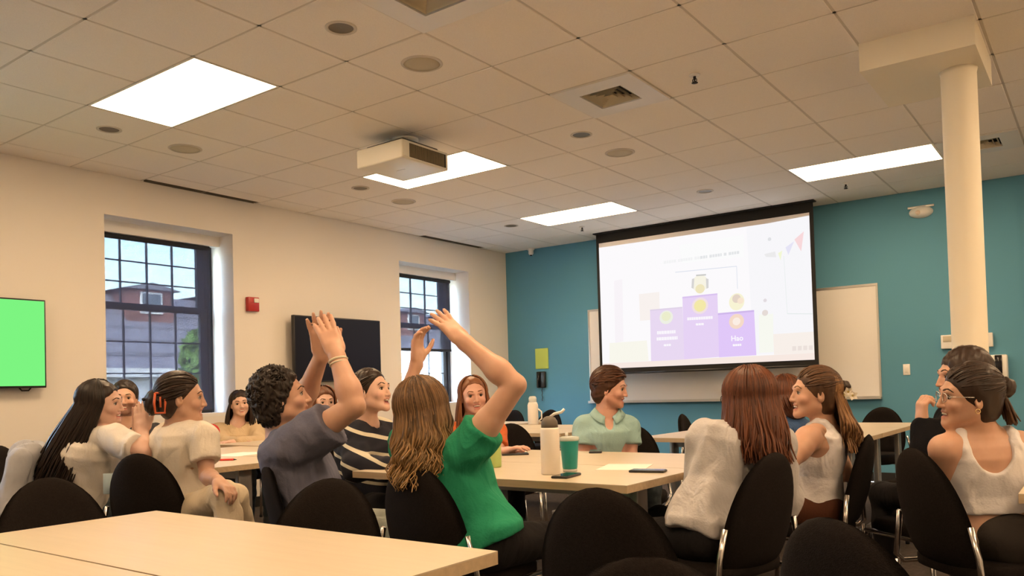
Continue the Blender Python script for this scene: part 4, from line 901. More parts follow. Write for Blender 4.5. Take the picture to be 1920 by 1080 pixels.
TOR_Z = V(-0.10, 0.0, 0.12, 0.26, 0.40, 0.52, 0.62, 0.70)       # fraction-free heights for a torso of unit hip-shoulder length scaled later
def person(name, label, nb, yaw, head, hyaw, skin, shirt, pants, pitch=0, roll=0, lean=0.06, pel=None, female=True, arms=(), mouth='smile', hs=0.97, sw=None, h=0.0052, lyaw=None, sleeve=0.5, hem=0.02, neckcut=0.062, folds_amp=0.004, brow='brow_dark', glasses=None, shirt_grow=0.012, depth=1.0, spread=12, tank=False, beard=None, group='people seated in the room', seat_z=0.47, kz=0.02, shz=0.0, collar=False, width=1.0, thigh=0.44, knees=None, ankles=None):
    nb = np.asarray(nb, float); f = hdir(yaw)
    if pel is None: pel = V(nb[0] - f[0] * lean, nb[1] - f[1] * lean, seat_z + 0.085)
    else: pel = np.asarray(pel, float)
    root = thing(name, (pel[0], pel[1], 0), label, 'person', group)
    up = nrm(nb - pel); R = frame(f - up * (f @ up), up); L = np.linalg.norm(nb - pel)
    sw = sw or (0.165 if female else 0.19)
    shc = nb - R[2] * 0.055 + R[2] * shz; SH = {-1: shc - R[0] * sw, 1: shc + R[0] * sw}
    for a in arms:
        if 'sh' in a: SH[a['s']] = np.asarray(a['sh'], float)
    H = Head(head, hyaw, pitch, roll, hs)
    # torso profile along the spine
    zs = V(-0.10, 0.0, 0.22, 0.42, 0.62, 0.80, 0.92, 1.0) * L
    wf = (V(0.165, 0.172, 0.145, 0.128, 0.136, 0.146, 0.135, 0.085) if female else V(0.155, 0.160, 0.150, 0.150, 0.164, 0.176, 0.160, 0.095)) * (sw / (0.165 if female else 0.19)) * width
    bf = (V(0.115, 0.120, 0.105, 0.098, 0.112, 0.112, 0.085, 0.055) if female else V(0.115, 0.118, 0.112, 0.110, 0.118, 0.116, 0.092, 0.06)) * depth
    cf = V(0.0, 0.0, 0.01, 0.012, 0.014, 0.008, -0.005, -0.012)
    def torso(S_, grow=0.0, z0=0): S_.loft(pel, R, zs[z0:], wf[z0:], bf[z0:], cf[z0:], 0.03, grow)
    # ---- body (skin)
    S_ = Sdf(); head_prims(S_, H, mouth, female)
    nr = 0.050 if female else 0.058
    S_.rc(H.p(0, -0.028, -0.050), nb + R[1] * 0.0 - R[2] * 0.01, nr, nr * 1.04, 0.03)
    for s in (-1, 1): S_.rc(nb + R[0] * s * 0.03 - R[2] * 0.0, SH[s] + R[2] * 0.012, 0.042, 0.040, 0.04)
    torso(S_, -0.006, 0 if tank else 3)
    A = {}
    for a in arms:
        s = a['s']; e, w_ = np.asarray(a['el'], float), np.asarray(a['wr'], float); t = a.get('thick', 1.0) * (0.92 if female else 1.06); A[s] = (e, w_, t)
        S_.rc(SH[s], SH[s] + (e - SH[s]) * 0.45, 0.052 * t, 0.047 * t, 0.03); S_.rc(SH[s] + (e - SH[s]) * 0.3, e, 0.047 * t, 0.037 * t, 0.015)
        fe = nrm(w_ - e); S_.rc(e, e + (w_ - e) * 0.35, 0.0365 * t, 0.040 * t, 0.008); S_.rc(e + (w_ - e) * 0.3, w_, 0.040 * t, 0.0265 * t, 0.02)
        hd = np.asarray(a.get('hd', fe), float); hn = np.asarray(a.get('hn', -R[2]), float)
        hand_prims(S_, w_ + fe * 0.012, hd, hn, a.get('side', -s), a.get('curl', 0.4), a.get('spread', 0.3), a.get('thumb', 0.6), a.get('hsz', 0.95 if female else 1.04))
    SB = S_; vt, fq = S_.mesh(h); bo = np_obj('body', vt, fq, skin, root)
    tint = np.ones((len(vt), 4)); lo = (vt - H.o) @ H.R.T / H.sc
    lip = np.exp(-((lo[:, 0] / 0.020) ** 4 + ((lo[:, 2] + 0.0655) / 0.0165) ** 4)) * (lo[:, 1] > 0.075); tint[:, :3] *= 1 - lip[:, None] * V(0.22, 0.55, 0.50)
    if mouth in ('open', 'smile'):
        inner = lip * np.exp(-(((lo[:, 2] + 0.066) / (0.010 if mouth == 'open' else 0.0045)) ** 4)); tint[:, :3] *= 1 - inner[:, None] * V(0.5, 0.7, 0.7)
    for q in (-1, 1):
        ck = np.exp(-(((lo[:, 0] - q * 0.045) / 0.022) ** 2 + ((lo[:, 2] + 0.033) / 0.02) ** 2)) * (lo[:, 1] > 0.03); tint[:, :3] *= 1 - ck[:, None] * V(0.01, 0.08, 0.07)
    if beard:
        bd = ((lo[:, 2] < -0.035) & (lo[:, 2] > -0.125) & (lo[:, 1] > -0.005) & (lo[:, 1] + lo[:, 2] * -0.0 > 0.0)) * 1.0; bd *= np.clip((-0.028 - lo[:, 2] - np.maximum(0, 0.03 - np.abs(lo[:, 0])) * 0.35) / 0.01, 0, 1) * (1 - lip); tint[:, :3] *= 1 - bd[:, None] * V(*beard)
    ca = bo.data.color_attributes.new('tint', 'FLOAT_COLOR', 'POINT'); ca.data.foreach_set('color', tint.ravel())
    face_parts(root, H, mouth, SB, brow=brow, glasses=glasses)
    # ---- shirt
    S_ = Sdf(); torso(S_, shirt_grow)
    if tank:
        S_.el(nb - R[2] * 0.02 + R[1] * 0.12, R, V(0.066, 0.125, 0.115), 0.006, 's'); S_.el(nb - R[2] * 0.005 - R[1] * 0.13, R, V(0.070, 0.135, 0.115), 0.006, 's')
        for s in (-1, 1):
            S_.el(nb + R[0] * s * (sw + 0.016) - R[2] * 0.068, R, V(0.058, 0.2, 0.105), 0.008, 's'); X_ = R[0] * s * 0.088
            ch_ = [nb + X_ * 0.95 + R[1] * y_ + R[2] * z_ for y_, z_ in ((0.088, -0.13), (0.066, -0.05), (0.048, 0.002), (0.02, 0.030), (-0.012, 0.032), (-0.042, 0.012), (-0.066, -0.03), (-0.100, -0.13))]
            P_ = np.array(ch_)
            for _ in range(5):                          # lay the strap on the skin
                pts_ = np.concatenate([P_[:, None]] + [P_[:, None] + e_ for e_ in np.eye(3) * 1e-3], 1); D_ = SB.ev(pts_, P_, 0.05); g_ = (D_[:, 1:] - D_[:, :1]) / 1e-3; g_ /= np.maximum(np.linalg.norm(g_, axis=1, keepdims=True), 1e-6); P_ = P_ - g_ * (np.clip(D_[:, :1], -0.03, 0.03) + 0.006)
            for p_, q_ in zip(P_[:-1], P_[1:]): S_.rc(p_, q_, 0.021, 0.021, 0.006)
    else:
        for s in (-1, 1): S_.rc(nb + R[0] * s * 0.055 - R[2] * 0.024, SH[s] + R[2] * 0.010, 0.046 + shirt_grow * 0.6, 0.042 + shirt_grow, 0.04)
    for s, (e, w_, t) in A.items():
        if tank: continue
        q = SH[s]; g = 0.008 + shirt_grow * 0.8
        if sleeve <= 1.0:
            end = q + (e - q) * (sleeve + 0.02); S_.rc(q, end, (0.052 + g) * t, (0.047 + g + 0.006) * t, 0.016)
        else:
            fe = nrm(w_ - e); S_.rc(q, e, (0.054 + g) * t, (0.044 + g) * t, 0.035); end = e + (w_ - e) * (sleeve - 1.0); S_.rc(e, end, (0.044 + g) * t, (0.030 + g) * t, 0.03)
    hb = max(zs[0], -0.09) + hem
    S_.plane(pel + R[2] * hb, -R[2], 0.004)
    if not tank:
        nk = H.p(0, -0.025, -0.09); S_.rc(nb - R[2] * 0.02 + R[1] * 0.012, nk + R[2] * 0.05, neckcut, neckcut, 0.006, 's')
        if collar: S_.el(nb + R[1] * 0.085 + R[2] * 0.0, R, V(0.024, 0.06, 0.075), 0.006, 's')
    for s, (e, w_, t) in A.items():
        if tank: continue
        if sleeve <= 1.0:
            ax = nrm(e - SH[s]); c0 = SH[s] + (e - SH[s]) * sleeve; r0 = 0.09
            def cutf(P, c0=c0, ax=ax): q = P - c0; al = q @ ax; rr = np.sqrt(np.maximum((q * q).sum(-1) - al * al, 0)); return np.maximum(np.abs(al - 0.06) - 0.06, rr - 0.10)
            S_.add(cutf, c0 + ax * 0.06, 0.13, 0.004, 's')
    S_.disp(folds(folds_amp * 1.15, 30, hash_(name + label), (1, 1, 0.7)))
    vt, fq = S_.mesh(0.0082 if not tank else 0.006); so = np_obj('shirt' if not tank else 'tank_top', vt, fq, shirt, root)
    if collar:
        m_ = MB(); ring = [nb + R[2] * 0.038 + R[0] * math.sin(a) * 0.070 + R[1] * (math.cos(a) * 0.070 + 0.008) - R[2] * (0.045 * max(0, math.cos(a)) ** 2) for a in np.linspace(0.32, 2 * math.pi - 0.32, 25)]
        out = [p + (p - nb - R[2] * ((p - nb) @ R[2])) * 0.55 - R[2] * 0.022 for p in ring]; top = [p + (p - nb) * 0.05 + R[2] * 0.016 for p in ring]; n = len(ring)
        m_.add([*out, *top, *ring], [(i, i + 1, n + i + 1, n + i) for i in range(n - 1)] + [(n + i, n + i + 1, 2 * n + i + 1, 2 * n + i) for i in range(n - 1)], 0, True); co = obj('collar', m_, shirt, root)
        sm = co.modifiers.new('thick', 'SOLIDIFY'); sm.thickness = 0.004
    # ---- legs
    ly = hdir(lyaw if lyaw is not None else yaw); lx = np.cross(ly, ZU); S_ = Sdf(); FT = []
    S_.el(pel - R[2] * 0.005, np.stack([lx, ly, ZU]), V(0.175 if female else 0.17, 0.125, 0.105) * (width * 0.5 + 0.5), 0.0)
    for s in (-1, 1):
        d_ = nrm(ly + lx * s * math.tan(math.radians(spread))); hp = pel + lx * s * 0.088 - ZU * 0.012; kn = hp + d_ * thigh; kn[2] = seat_z + 0.055; an = kn + d_ * (-0.02) ; an[2] = 0.10
        if knees and s in knees: kn = np.asarray(knees[s], float)
        if ankles and s in ankles: an = np.asarray(ankles[s], float)
        S_.rc(hp, kn, 0.082, 0.060, 0.03); S_.rc(kn, kn + (an - kn) * 0.35, 0.060, 0.056, 0.02); S_.rc(kn + (an - kn) * 0.3, an, 0.057, 0.045, 0.02); FT.append((an, d_))
    S_.disp(folds(0.004, 28, hash_(label))); vt, fq = S_.mesh(0.012); np_obj('trousers', vt, fq, pants, root)
    for an, d_ in FT:
        S_ = Sdf(); t_ = an + d_ * 0.15; S_.rc(V(an[0], an[1], 0.055), V(t_[0], t_[1], 0.038), 0.044, 0.034, 0.01); S_.rc(V(an[0], an[1], 0.05), an + V(0, 0, 0.01), 0.042, 0.038, 0.02); S_.plane(V(0, 0, 0.002), -ZU, 0.004)
        vt, fq = S_.mesh(0.014); np_obj('shoe', vt, fq, 'shoe', root)
    return root, H, R, nb, SH, pel
def hash_(s): return sum((i + 1) * ord(c) for i, c in enumerate(s)) % 100000
mat('eye_white', (0.50, 0.44, 0.40), 0.4); mat('eye_iris', (0.025, 0.015, 0.01), 0.2); mat('teeth', (0.80, 0.76, 0.68), 0.35); mat('mouth_dark', (0.16, 0.03, 0.03), 0.6); mat('shoe', (0.05, 0.05, 0.05), 0.6)
mat('brow_dark', (0.055, 0.033, 0.023), 0.8); mat('brow_red', (0.16, 0.07, 0.03), 0.8); mat('brow_light', (0.16, 0.095, 0.05), 0.8)

def tattoo(root, p, r, col=(0.45, 0.5, 0.55)):
    bo = [o for o in root.children if o.name.startswith('body')][0]; n = len(bo.data.vertices); co = np.zeros(n * 3, np.float32); bo.data.vertices.foreach_get('co', co); co = co.reshape(-1, 3) + np.array(root.location)
    ca = bo.data.color_attributes['tint']; cc = np.zeros(n * 4, np.float32); ca.data.foreach_get('color', cc); cc = cc.reshape(-1, 4); d = np.sqrt(((co - p) ** 2).sum(1)); k = np.clip((r - d) / (r * 0.4), 0, 1) * (0.7 + 0.3 * np.sin(co @ V(210, 160, 190))); cc[:, :3] *= 1 - k[:, None] * V(*col); ca.data.foreach_set('color', cc.ravel())

def swept(name, H, m, root, target=(0, -1, 0.2), n=260, lift=1.06, seed=1, reach=0.96, hl=(0.074, 0.064), tilt=(0, -0.84, 0.54), rad=0.0042):
    r = np.random.default_rng(seed); m_ = MB(); T_ = nrm(V(*target)); done = 0
    while done < n:
        v = nrm(r.normal(size=3)); p = v * V(0.079, 0.098, 0.09) + V(0, -0.014, 0.03)
        if (p - V(0, *hl)) @ V(*tilt) < 0.003 or p[2] < -0.055 or (abs(p[0]) > 0.05 and p[1] > -0.045 and p[2] < 0.024): continue
        ang = math.acos(np.clip(v @ T_, -1, 1))
        if ang > 2.7 or ang < 0.35: continue
        lf = lift * (1 + r.uniform(-0.015, 0.03)); pts = []; jt = nrm(T_ + r.normal(size=3) * 0.10)
        a2 = math.acos(np.clip(v @ jt, -1, 1))
        for t in np.linspace(0, reach, 10): q = (math.sin((1 - t) * a2) * v + math.sin(t * a2) * jt) / math.sin(a2); pts.append(H.p(*(q * V(0.079, 0.098, 0.09) * (lf if t > 0.08 else lf * 0.975) + V(0, -0.014, 0.03))))
        m_.tube(pts, [rad * (0.45 + 0.7 * math.sin(math.pi * min(1, 0.15 + t * 0.8))) for t in np.linspace(0, 1, 10)], 4, cap=False); done += 1
    return obj_fast(name, m_, m, root)

# ================================================================== the people
for nm, c in dict(fair=(0.70, 0.46, 0.36), warm=(0.64, 0.39, 0.28), tan=(0.58, 0.35, 0.245), pink=(0.68, 0.40, 0.31)).items(): skin_mat('skin_' + nm, c)
hair_mat('hair_black', (0.010, 0.007, 0.006), (0.030, 0.019, 0.014)); hair_mat('hair_dark', (0.014, 0.008, 0.006), (0.045, 0.025, 0.017)); hair_mat('hair_brown', (0.045, 0.022, 0.012), (0.13, 0.065, 0.032))
hair_mat('hair_auburn', (0.060, 0.018, 0.008), (0.17, 0.055, 0.022)); hair_mat('hair_blonde', (0.055, 0.028, 0.012), (0.24, 0.13, 0.055), tip=((0.62, 0.38, 0.15), 0.80, 1.00)); hair_mat('hair_rust', (0.032, 0.011, 0.005), (0.105, 0.040, 0.018)); hair_mat('hair_red', (0.10, 0.035, 0.014), (0.24, 0.095, 0.04)); hair_mat('hair_gold', (0.10, 0.045, 0.018), (0.34, 0.18, 0.075))
def cloth(n, c, **k):
    m = mat(n, c, 0.92, bump=0.35, bscale=140, spec=0.15 if max(c) < 0.1 else 0.35, **k); t = m.node_tree; b = t.nodes['Principled BSDF']; bp = [q for q in t.nodes if q.type == 'BUMP'][0]
    n3 = t.nodes.new('ShaderNodeTexNoise'); n3.inputs['Scale'].default_value = 9; n3.inputs['Detail'].default_value = 2; n3.inputs['Distortion'].default_value = 1.6; b2 = t.nodes.new('ShaderNodeBump'); b2.inputs['Strength'].default_value = 0.5; b2.inputs['Distance'].default_value = 0.03
    tc = t.nodes.new('ShaderNodeTexCoord'); mp = t.nodes.new('ShaderNodeMapping'); mp.inputs['Scale'].default_value = (1, 1, 0.55); mp.inputs['Rotation'].default_value = (0.5, 0.35, 0); t.links.new(tc.outputs['Object'], mp.inputs[0]); t.links.new(mp.outputs[0], n3.inputs[0]); t.links.new(n3.outputs[0], b2.inputs['Height']); t.links.new(b2.outputs[0], bp.inputs['Normal'])
    return m
cloth('tee_white', (0.74, 0.70, 0.64)); cloth('tee_white_b', (0.72, 0.66, 0.57)); cloth('tee_slate', (0.135, 0.14, 0.20)); cloth('green_top', (0.018, 0.26, 0.135)); cloth('orange_top', (0.72, 0.17, 0.05)); cloth('mint_polo', (0.36, 0.56, 0.55), noise=(400, 0.1))
cloth('denim_white', (0.52, 0.505, 0.515), noise=(12, 0.08)); cloth('jacket_grey', (0.40, 0.41, 0.44), noise=(9, 0.15)); cloth('tank_white', (0.68, 0.66, 0.68)); cloth('beige_sweat', (0.55, 0.42, 0.27)); cloth('black_shirt', (0.005, 0.005, 0.007)); cloth('blue_top', (0.045, 0.10, 0.24)); cloth('red_top', (0.45, 0.03, 0.03)); cloth('dark_shirt', (0.035, 0.035, 0.04)); cloth('brown_top', (0.10, 0.06, 0.045))
cloth('jeans', (0.10, 0.13, 0.155), noise=(30, 0.3)); cloth('jeans_light', (0.32, 0.35, 0.32), noise=(25, 0.25)); cloth('cream_pants', (0.64, 0.54, 0.39)); cloth('black_pants', (0.014, 0.013, 0.014)); cloth('brown_skirt', (0.085, 0.032, 0.018)); cloth('grey_pants', (0.050, 0.044, 0.040))
def stripes():
    m = mat('navy_stripe', (0.006, 0.007, 0.017), 0.9); t = m.node_tree; b = t.nodes['Principled BSDF']; tc = t.nodes.new('ShaderNodeTexCoord'); mp = t.nodes.new('ShaderNodeMapping'); mp.inputs['Rotation'].default_value = (math.radians(12), math.radians(-18), 0)
    sx = t.nodes.new('ShaderNodeSeparateXYZ'); ml = t.nodes.new('ShaderNodeMath'); ml.operation = 'MULTIPLY'; ml.inputs[1].default_value = 1 / 0.078; fr = t.nodes.new('ShaderNodeMath'); fr.operation = 'FRACT'; lt = t.nodes.new('ShaderNodeMath'); lt.operation = 'LESS_THAN'; lt.inputs[1].default_value = 0.21
    mx = t.nodes.new('ShaderNodeMix'); mx.data_type = 'RGBA'; mx.inputs[6].default_value = (0.006, 0.007, 0.017, 1); mx.inputs[7].default_value = (0.60, 0.56, 0.44, 1)
    for a, b_ in ((tc.outputs['Object'], mp.inputs[0]), (mp.outputs[0], sx.inputs[0]), (sx.outputs[2], ml.inputs[0]), (ml.outputs[0], fr.inputs[0]), (fr.outputs[0], lt.inputs[0]), (lt.outputs[0], mx.inputs[0]), (mx.outputs[2], b.inputs['Base Color'])): t.links.new(a, b_)
stripes()
def short_hair(root, H, m, **k):
    vt, fq = cap_sdf(H, **k).mesh(0.0055); return np_obj('hair', vt, fq, m, root)
def bun(root, H, m, c, r, seed=5, name='hair_bun'):
    S_ = Sdf(); S_.el(H.p(*c), H.R, V(*r) * H.sc, 0); S_.disp(folds(0.006, 110, seed)); vt, fq = S_.mesh(0.006); return np_obj(name, vt, fq, m, root)
def long_hair(root, H, m, length, back=0.03, wave=0.0, wfreq=40, n=420, phi=(72, 288), drop=0.012, seed=2, width=0.075, hairline=(0.074, 0.066), push=None, rad=0.0052, lift=1.04, th_end=100, end_var=0.15, side_in=0.0, cap_grow=0.007):
    S_ = Sdf(); k = H.sc; S_.el(H.p(0, -0.013, 0.030), H.R, (V(0.074, 0.093, 0.086) + cap_grow) * k, 0.0); S_.el(H.p(0, -0.045, -0.030), H.R, (V(0.066, 0.058, 0.07) + cap_grow) * k, 0.02)
    S_.plane(H.p(0, *hairline), H.v(0, 0.80, -0.60), 0.012)
    p0 = H.p(0, -0.055, -0.04); bk = nrm(V(H.R[1][0], H.R[1][1], 0)); a = p0
    for i in range(1, 7):
        t = i / 6; q = p0 + V(0, 0, -length * 0.74 * t) - bk * back * t
        if push: q = push(q, t)
        Rr = np.stack([nrm(V(H.R[0][0], H.R[0][1], 0)), bk, ZU]); S_.el((a + q) / 2, Rr, V(width * (1 - 0.25 * t), 0.038, length / 6 * 0.8 + 0.02), 0.03); a = q
    S_.disp(folds(0.004, 90, seed, (1, 1, 0.25))); vt, fq = S_.mesh(0.0065); hb = np_obj('hair', vt, fq, m, root)
    strands('hair_strands', H, m, root, n, phi, length, drop, wave, wfreq, back, rad, lift, seed, push=push, th_end=th_end, end_var=end_var, side_in=side_in)
    return hb
def seat(pel, yaw, lb, fwd=0.08, side=0.0):
    f = hdir(yaw); r = hdir(yaw + 90); return chair(pel[0] + f[0] * fwd + r[0] * side, pel[1] + f[1] * fwd + r[1] * side, f[0], f[1], lb)

# -- curly-haired man in slate tee, arms up clapping
r, H, R, nb, SH, pel = person('person', 'curly haired man in a slate grey tee clapping high above his head', at(527, 818, 3.32), 78, at(530, 748, 3.28), 80, 'skin_warm', 'tee_slate', 'jeans_light', pitch=14, pel=at(606, 988, 3.28), female=False, mouth='closed', hs=1.0, sleeve=0.62, hem=-0.06, lyaw=75, folds_amp=0.007, shirt_grow=0.02, width=1.08, spread=8, thigh=0.36,
    arms=[dict(s=1, sh=at(552, 838, 3.16), el=at(664, 762, 3.10), wr=at(632, 668, 3.16), hd=at(600, 588, 3.22) - at(632, 668, 3.16), hn=FW * 0.9 - RT * 0.35, curl=0.12, spread=0.35, thumb=0.3, thick=1.12),
          dict(s=-1, sh=at(556, 815, 3.50), el=at(566, 760, 3.52), wr=at(602, 668, 3.32), hd=at(593, 590, 3.27) - at(602, 668, 3.32), hn=-FW * 0.9 + RT * 0.2, curl=0.10, spread=0.6, thumb=0.9, thick=1.05)])
S_ = cap_sdf(H, grow=0.021, noise=0.012, nsc=130, hairline=(0.070, 0.06), tilt=(0, -0.84, 0.54), seed=8); vt, fq = S_.mesh(0.0055); np_obj('hair', vt, fq, 'hair_black', r)
m_ = MB(); rr = np.random.default_rng(4)
for _ in range(420):                                     # loose curls
    ph, th = rr.uniform(60, 300) * math.pi / 180, math.radians(rr.uniform(0, 105)); 
    if th > 1.25 and (ph < 1.95 or ph > 4.33): continue
    c0 = V(math.sin(th) * math.sin(ph) * 0.094, -0.014 + math.sin(th) * math.cos(ph) * 0.112, 0.03 + math.cos(th) * 0.106); u = nrm(rr.normal(size=3)); w_ = np.cross(u, nrm(rr.normal(size=3))); R0 = rr.uniform(0.007, 0.013)
    m_.tube([H.p(*(c0 + R0 * (u * math.cos(a) + w_ * math.sin(a)) + u * 0.002 * a)) for a in np.linspace(0, 5.2, 9)], [0.0028] * 8 + [0.001], 4, cap=False)
obj_fast('curls', m_, 'hair_black', r)
m_ = MB(); wp, wd_ = at(634, 676, 3.155), nrm(at(640, 700, 3.14) - at(632, 668, 3.16)); u = nrm(np.cross(wd_, UP)); w_ = np.cross(wd_, u)
for q_, (o_, rr_) in enumerate([(0.0, 0.0055), (0.014, 0.004)]): m_.tube([wp + wd_ * o_ + (u * math.cos(a) + w_ * math.sin(a)) * 0.034 for a in np.linspace(0, 2 * math.pi, 25)], rr_, 6, cap=False)
mat('bracelet', (0.62, 0.55, 0.42), 0.5); tag(obj('bracelet', m_, 'bracelet', r), 'cream beaded bracelets')
seat(pel, 72, 'black chair under the curly haired man')

# -- woman in green top, arms up
r, H, R, nb, SH, pel = person('person', 'woman with long wavy blonde hair in a green top, arms raised', at(822, 852, 2.97), 38, at(797, 768, 2.97), 34, 'skin_warm', 'green_top', 'black_pants', pitch=10, roll=-6, pel=at(888, 1012, 2.92), mouth='smile', hs=0.99, sleeve=0.36, hem=-0.02, lyaw=40, folds_amp=0.006, shirt_grow=0.018, width=1.12, thigh=0.42,
    arms=[dict(s=1, sh=at(876, 846, 2.86), el=at(966, 722, 2.80), wr=at(872, 642, 2.86), hd=at(815, 582, 2.92) - at(872, 642, 2.86), hn=-RT * 0.55 - UP * 0.3 + FW * 0.75, curl=0.12, spread=0.7, thumb=0.35, thick=1.14),
          dict(s=-1, sh=at(762, 845, 3.10), el=at(752, 772, 3.26), wr=at(780, 684, 3.30), hd=at(782, 615, 3.30) - at(780, 684, 3.30), hn=RT * 0.9 - FW * 0.4, curl=0.75, spread=0.3, thumb=0.9, thick=0.95)])
long_hair(r, H, 'hair_blonde', 0.235, back=0.045, wave=0.014, wfreq=66, rad=0.0034, n=1150, phi=(55, 305), drop=0.004, seed=12, width=0.08, lift=1.08, end_var=0.28, cap_grow=0.010, push=lambda q, t: q + RTH * 0.035 * t)
seat(pel, 36, 'black chair under the woman in the green top', 0.10, -0.12)

# -- woman with long black hair, clapping
r, H, R, nb, SH, pel = person('person', 'woman with very long black hair in a white tee clapping her hands', at(175, 806, 4.12), 72, at(191, 757, 4.08), 84, 'skin_fair', 'tee_white', 'jeans', pel=at(152, 948, 4.20), mouth='smile', hs=0.97, sleeve=0.78, hem=0.0, lyaw=60, width=1.3, depth=1.18, shirt_grow=0.018, roll=4, folds_amp=0.007,
    arms=[dict(s=1, sh=at(212, 822, 3.98), el=at(270, 848, 3.86), wr=at(267, 812, 3.96), hd=at(264, 768, 4.0) - at(267, 812, 3.96), hn=FW * 0.9, curl=0.15, spread=0.2, thumb=0.4, thick=1.05),
          dict(s=-1, sh=at(185, 815, 4.32), el=at(236, 832, 4.35), wr=at(260, 813, 4.12), hd=at(261, 770, 4.08) - at(260, 813, 4.12), hn=-FW * 0.9, curl=0.15, spread=0.2, thumb=0.4)])
long_hair(r, H, 'hair_black', 0.40, back=0.10, n=520, phi=(62, 298), seed=3, width=0.085, wave=0.004, wfreq=30, end_var=0.3, push=lambda q, t: q - RTH * 0.075 * t, lift=1.06)
mat('badge', (0.45, 0.58, 0.66), 0.5); m_ = MB(); a = at(204, 907, 3.95); m_.rbox(-0.028, 0.028, -0.002, 0.002, -0.05, 0.05, 0.0015, 1, 0, Matrix.Translation(a) @ Matrix.Rotation(0.6, 4, 'Z')); obj('badge_card', m_, 'badge', r)
c1 = seat(pel, 68, 'black chair with a pale jacket over its back')

# -- bearded man behind her
r, H, R, nb, SH, pel = person('person', 'smiling dark haired bearded man behind the woman with long black hair', at(232, 800, 5.6), 160, at(234, 747, 5.57), 160, 'skin_warm', 'dark_shirt', 'jeans', female=False, mouth='smile', beard=(0.62, 0.66, 0.66), h=0.006, sleeve=0.7, hs=0.98,
    arms=[dict(s=1, el=at(205, 850, 5.4), wr=at(232, 852, 5.15)), dict(s=-1, el=at(285, 850, 5.4), wr=at(262, 852, 5.15))])
short_hair(r, H, 'hair_black', grow=0.014, noise=0.005, hairline=(0.074, 0.075)); seat(pel, 165, 'black chair under the bearded man')

# -- woman with claw clip
r, H, R, nb, SH, pel = person('person', 'woman in a white tee and cream trousers, hair in an orange claw clip', at(332, 800, 3.98), 58, at(341, 747, 3.95), 72, 'skin_tan', 'tee_white_b', 'cream_pants', pel=at(338, 955, 3.98), mouth='closed', hs=1.05, sleeve=0.62, hem=-0.03, lyaw=62, shirt_grow=0.024, width=1.22, depth=1.1, folds_amp=0.007, spread=16, knees={1: at(420, 926, 3.66), -1: at(440, 930, 3.95)}, ankles={1: at(448, 1060, 3.62)},
    arms=[dict(s=1, sh=at(382, 822, 3.86), el=at(388, 893, 3.80), wr=at(408, 902, 3.66), hd=at(440, 925, 3.58) - at(408, 902, 3.66), hn=-RT * 0.4 - UP, curl=0.9, spread=0.2),
          dict(s=-1, el=at(345, 895, 4.20), wr=at(400, 912, 3.98), hn=-UP)])
short_hair(r, H, 'hair_dark', grow=0.009, noise=0.0025, nsc=60, hairline=(0.074, 0.070)); swept('swept_hair', H, 'hair_dark', r, (0, -1, -0.15), 240, seed=41); bun(r, H, 'hair_dark', (0.0, -0.118, -0.016), (0.044, 0.044, 0.060))
mat('clip_orange', (0.62, 0.12, 0.04), 0.3); m_ = MB(); c_ = H.p(0.034, -0.125, -0.015)
loop = [(-0.020, 0.045), (0.020, 0.045), (0.024, 0.0), (0.020, -0.045), (-0.020, -0.045), (-0.024, 0.0), (-0.020, 0.045)]
m_.tube([H.p(0.056 + 0.012 * (1 - abs(b) / 0.05), -0.088 + a, -0.018 + b) for a, b in loop], 0.0058, 8); m_.tube([H.p(0.064, -0.088 + 0.002, -0.018 + b) for b in (-0.02, 0.028)], 0.005, 6)
tag(obj('claw_clip', m_, 'clip_orange', r), 'orange claw clip'); m_ = MB(); m_.tube([H.p(0.03, -0.16, 0.0), H.p(-0.03, -0.16, 0.0)], 0.008, 8); obj('clip_hinge', m_, 'black_plastic', r)
seat(pel, 8, 'black chair in front of the woman with the claw clip', 0.03, -0.05)

# -- woman in beige sweatshirt
r, H, R, nb, SH, pel = person('person', 'woman with long dark hair in a beige sweatshirt leaning on the table', at(444, 797, 7.1), 150, at(450, 757, 7.08), 155, 'skin_fair', 'beige_sweat', 'jeans', mouth='smile', h=0.0065, sleeve=1.92, hem=0.0, shirt_grow=0.022, lean=0.06, folds_amp=0.006, hs=0.96, roll=6,
    arms=[dict(s=1, el=at(418, 832, 6.85), wr=at(462, 832, 6.68), hn=-ZU), dict(s=-1, el=at(484, 832, 6.85), wr=at(440, 830, 6.62), hn=-ZU)])
long_hair(r, H, 'hair_dark', 0.25, back=0.02, n=340, phi=(70, 290), seed=5, drop=0.025); seat(pel, 150, 'black chair under the woman in the beige sweatshirt')

# -- person in red, almost hidden
r, H, R, nb, SH, pel = person('person', 'person in a red top mostly hidden behind the woman with the claw clip', at(362, 800, 6.0), 120, at(360, 754, 5.98), 125, 'skin_fair', 'red_top', 'jeans', h=0.007, sleeve=0.7, arms=[dict(s=1, el=at(350, 845, 5.8), wr=at(372, 848, 5.6)), dict(s=-1, el=at(385, 845, 5.95), wr=at(380, 848, 5.7))])
short_hair(r, H, 'hair_brown', grow=0.012); seat(pel, 122, 'black chair under the person in red')
# -- brown-haired person behind the clapping arms
r, H, R, nb, SH, pel = person('person', 'person with reddish brown hair hidden behind the curly man\'s raised arms', at(606, 800, 6.0), 165, at(607, 755, 5.95), 150, 'skin_fair', 'brown_top', 'jeans', h=0.007, sleeve=0.8, arms=[dict(s=1, el=at(570, 850, 5.8), wr=at(600, 850, 5.6)), dict(s=-1, el=at(645, 850, 5.8), wr=at(615, 850, 5.6))])
long_hair(r, H, 'hair_red', 0.16, n=260, phi=(62, 298), seed=9, lift=1.12); seat(pel, 165, 'black chair hidden behind the curly man')

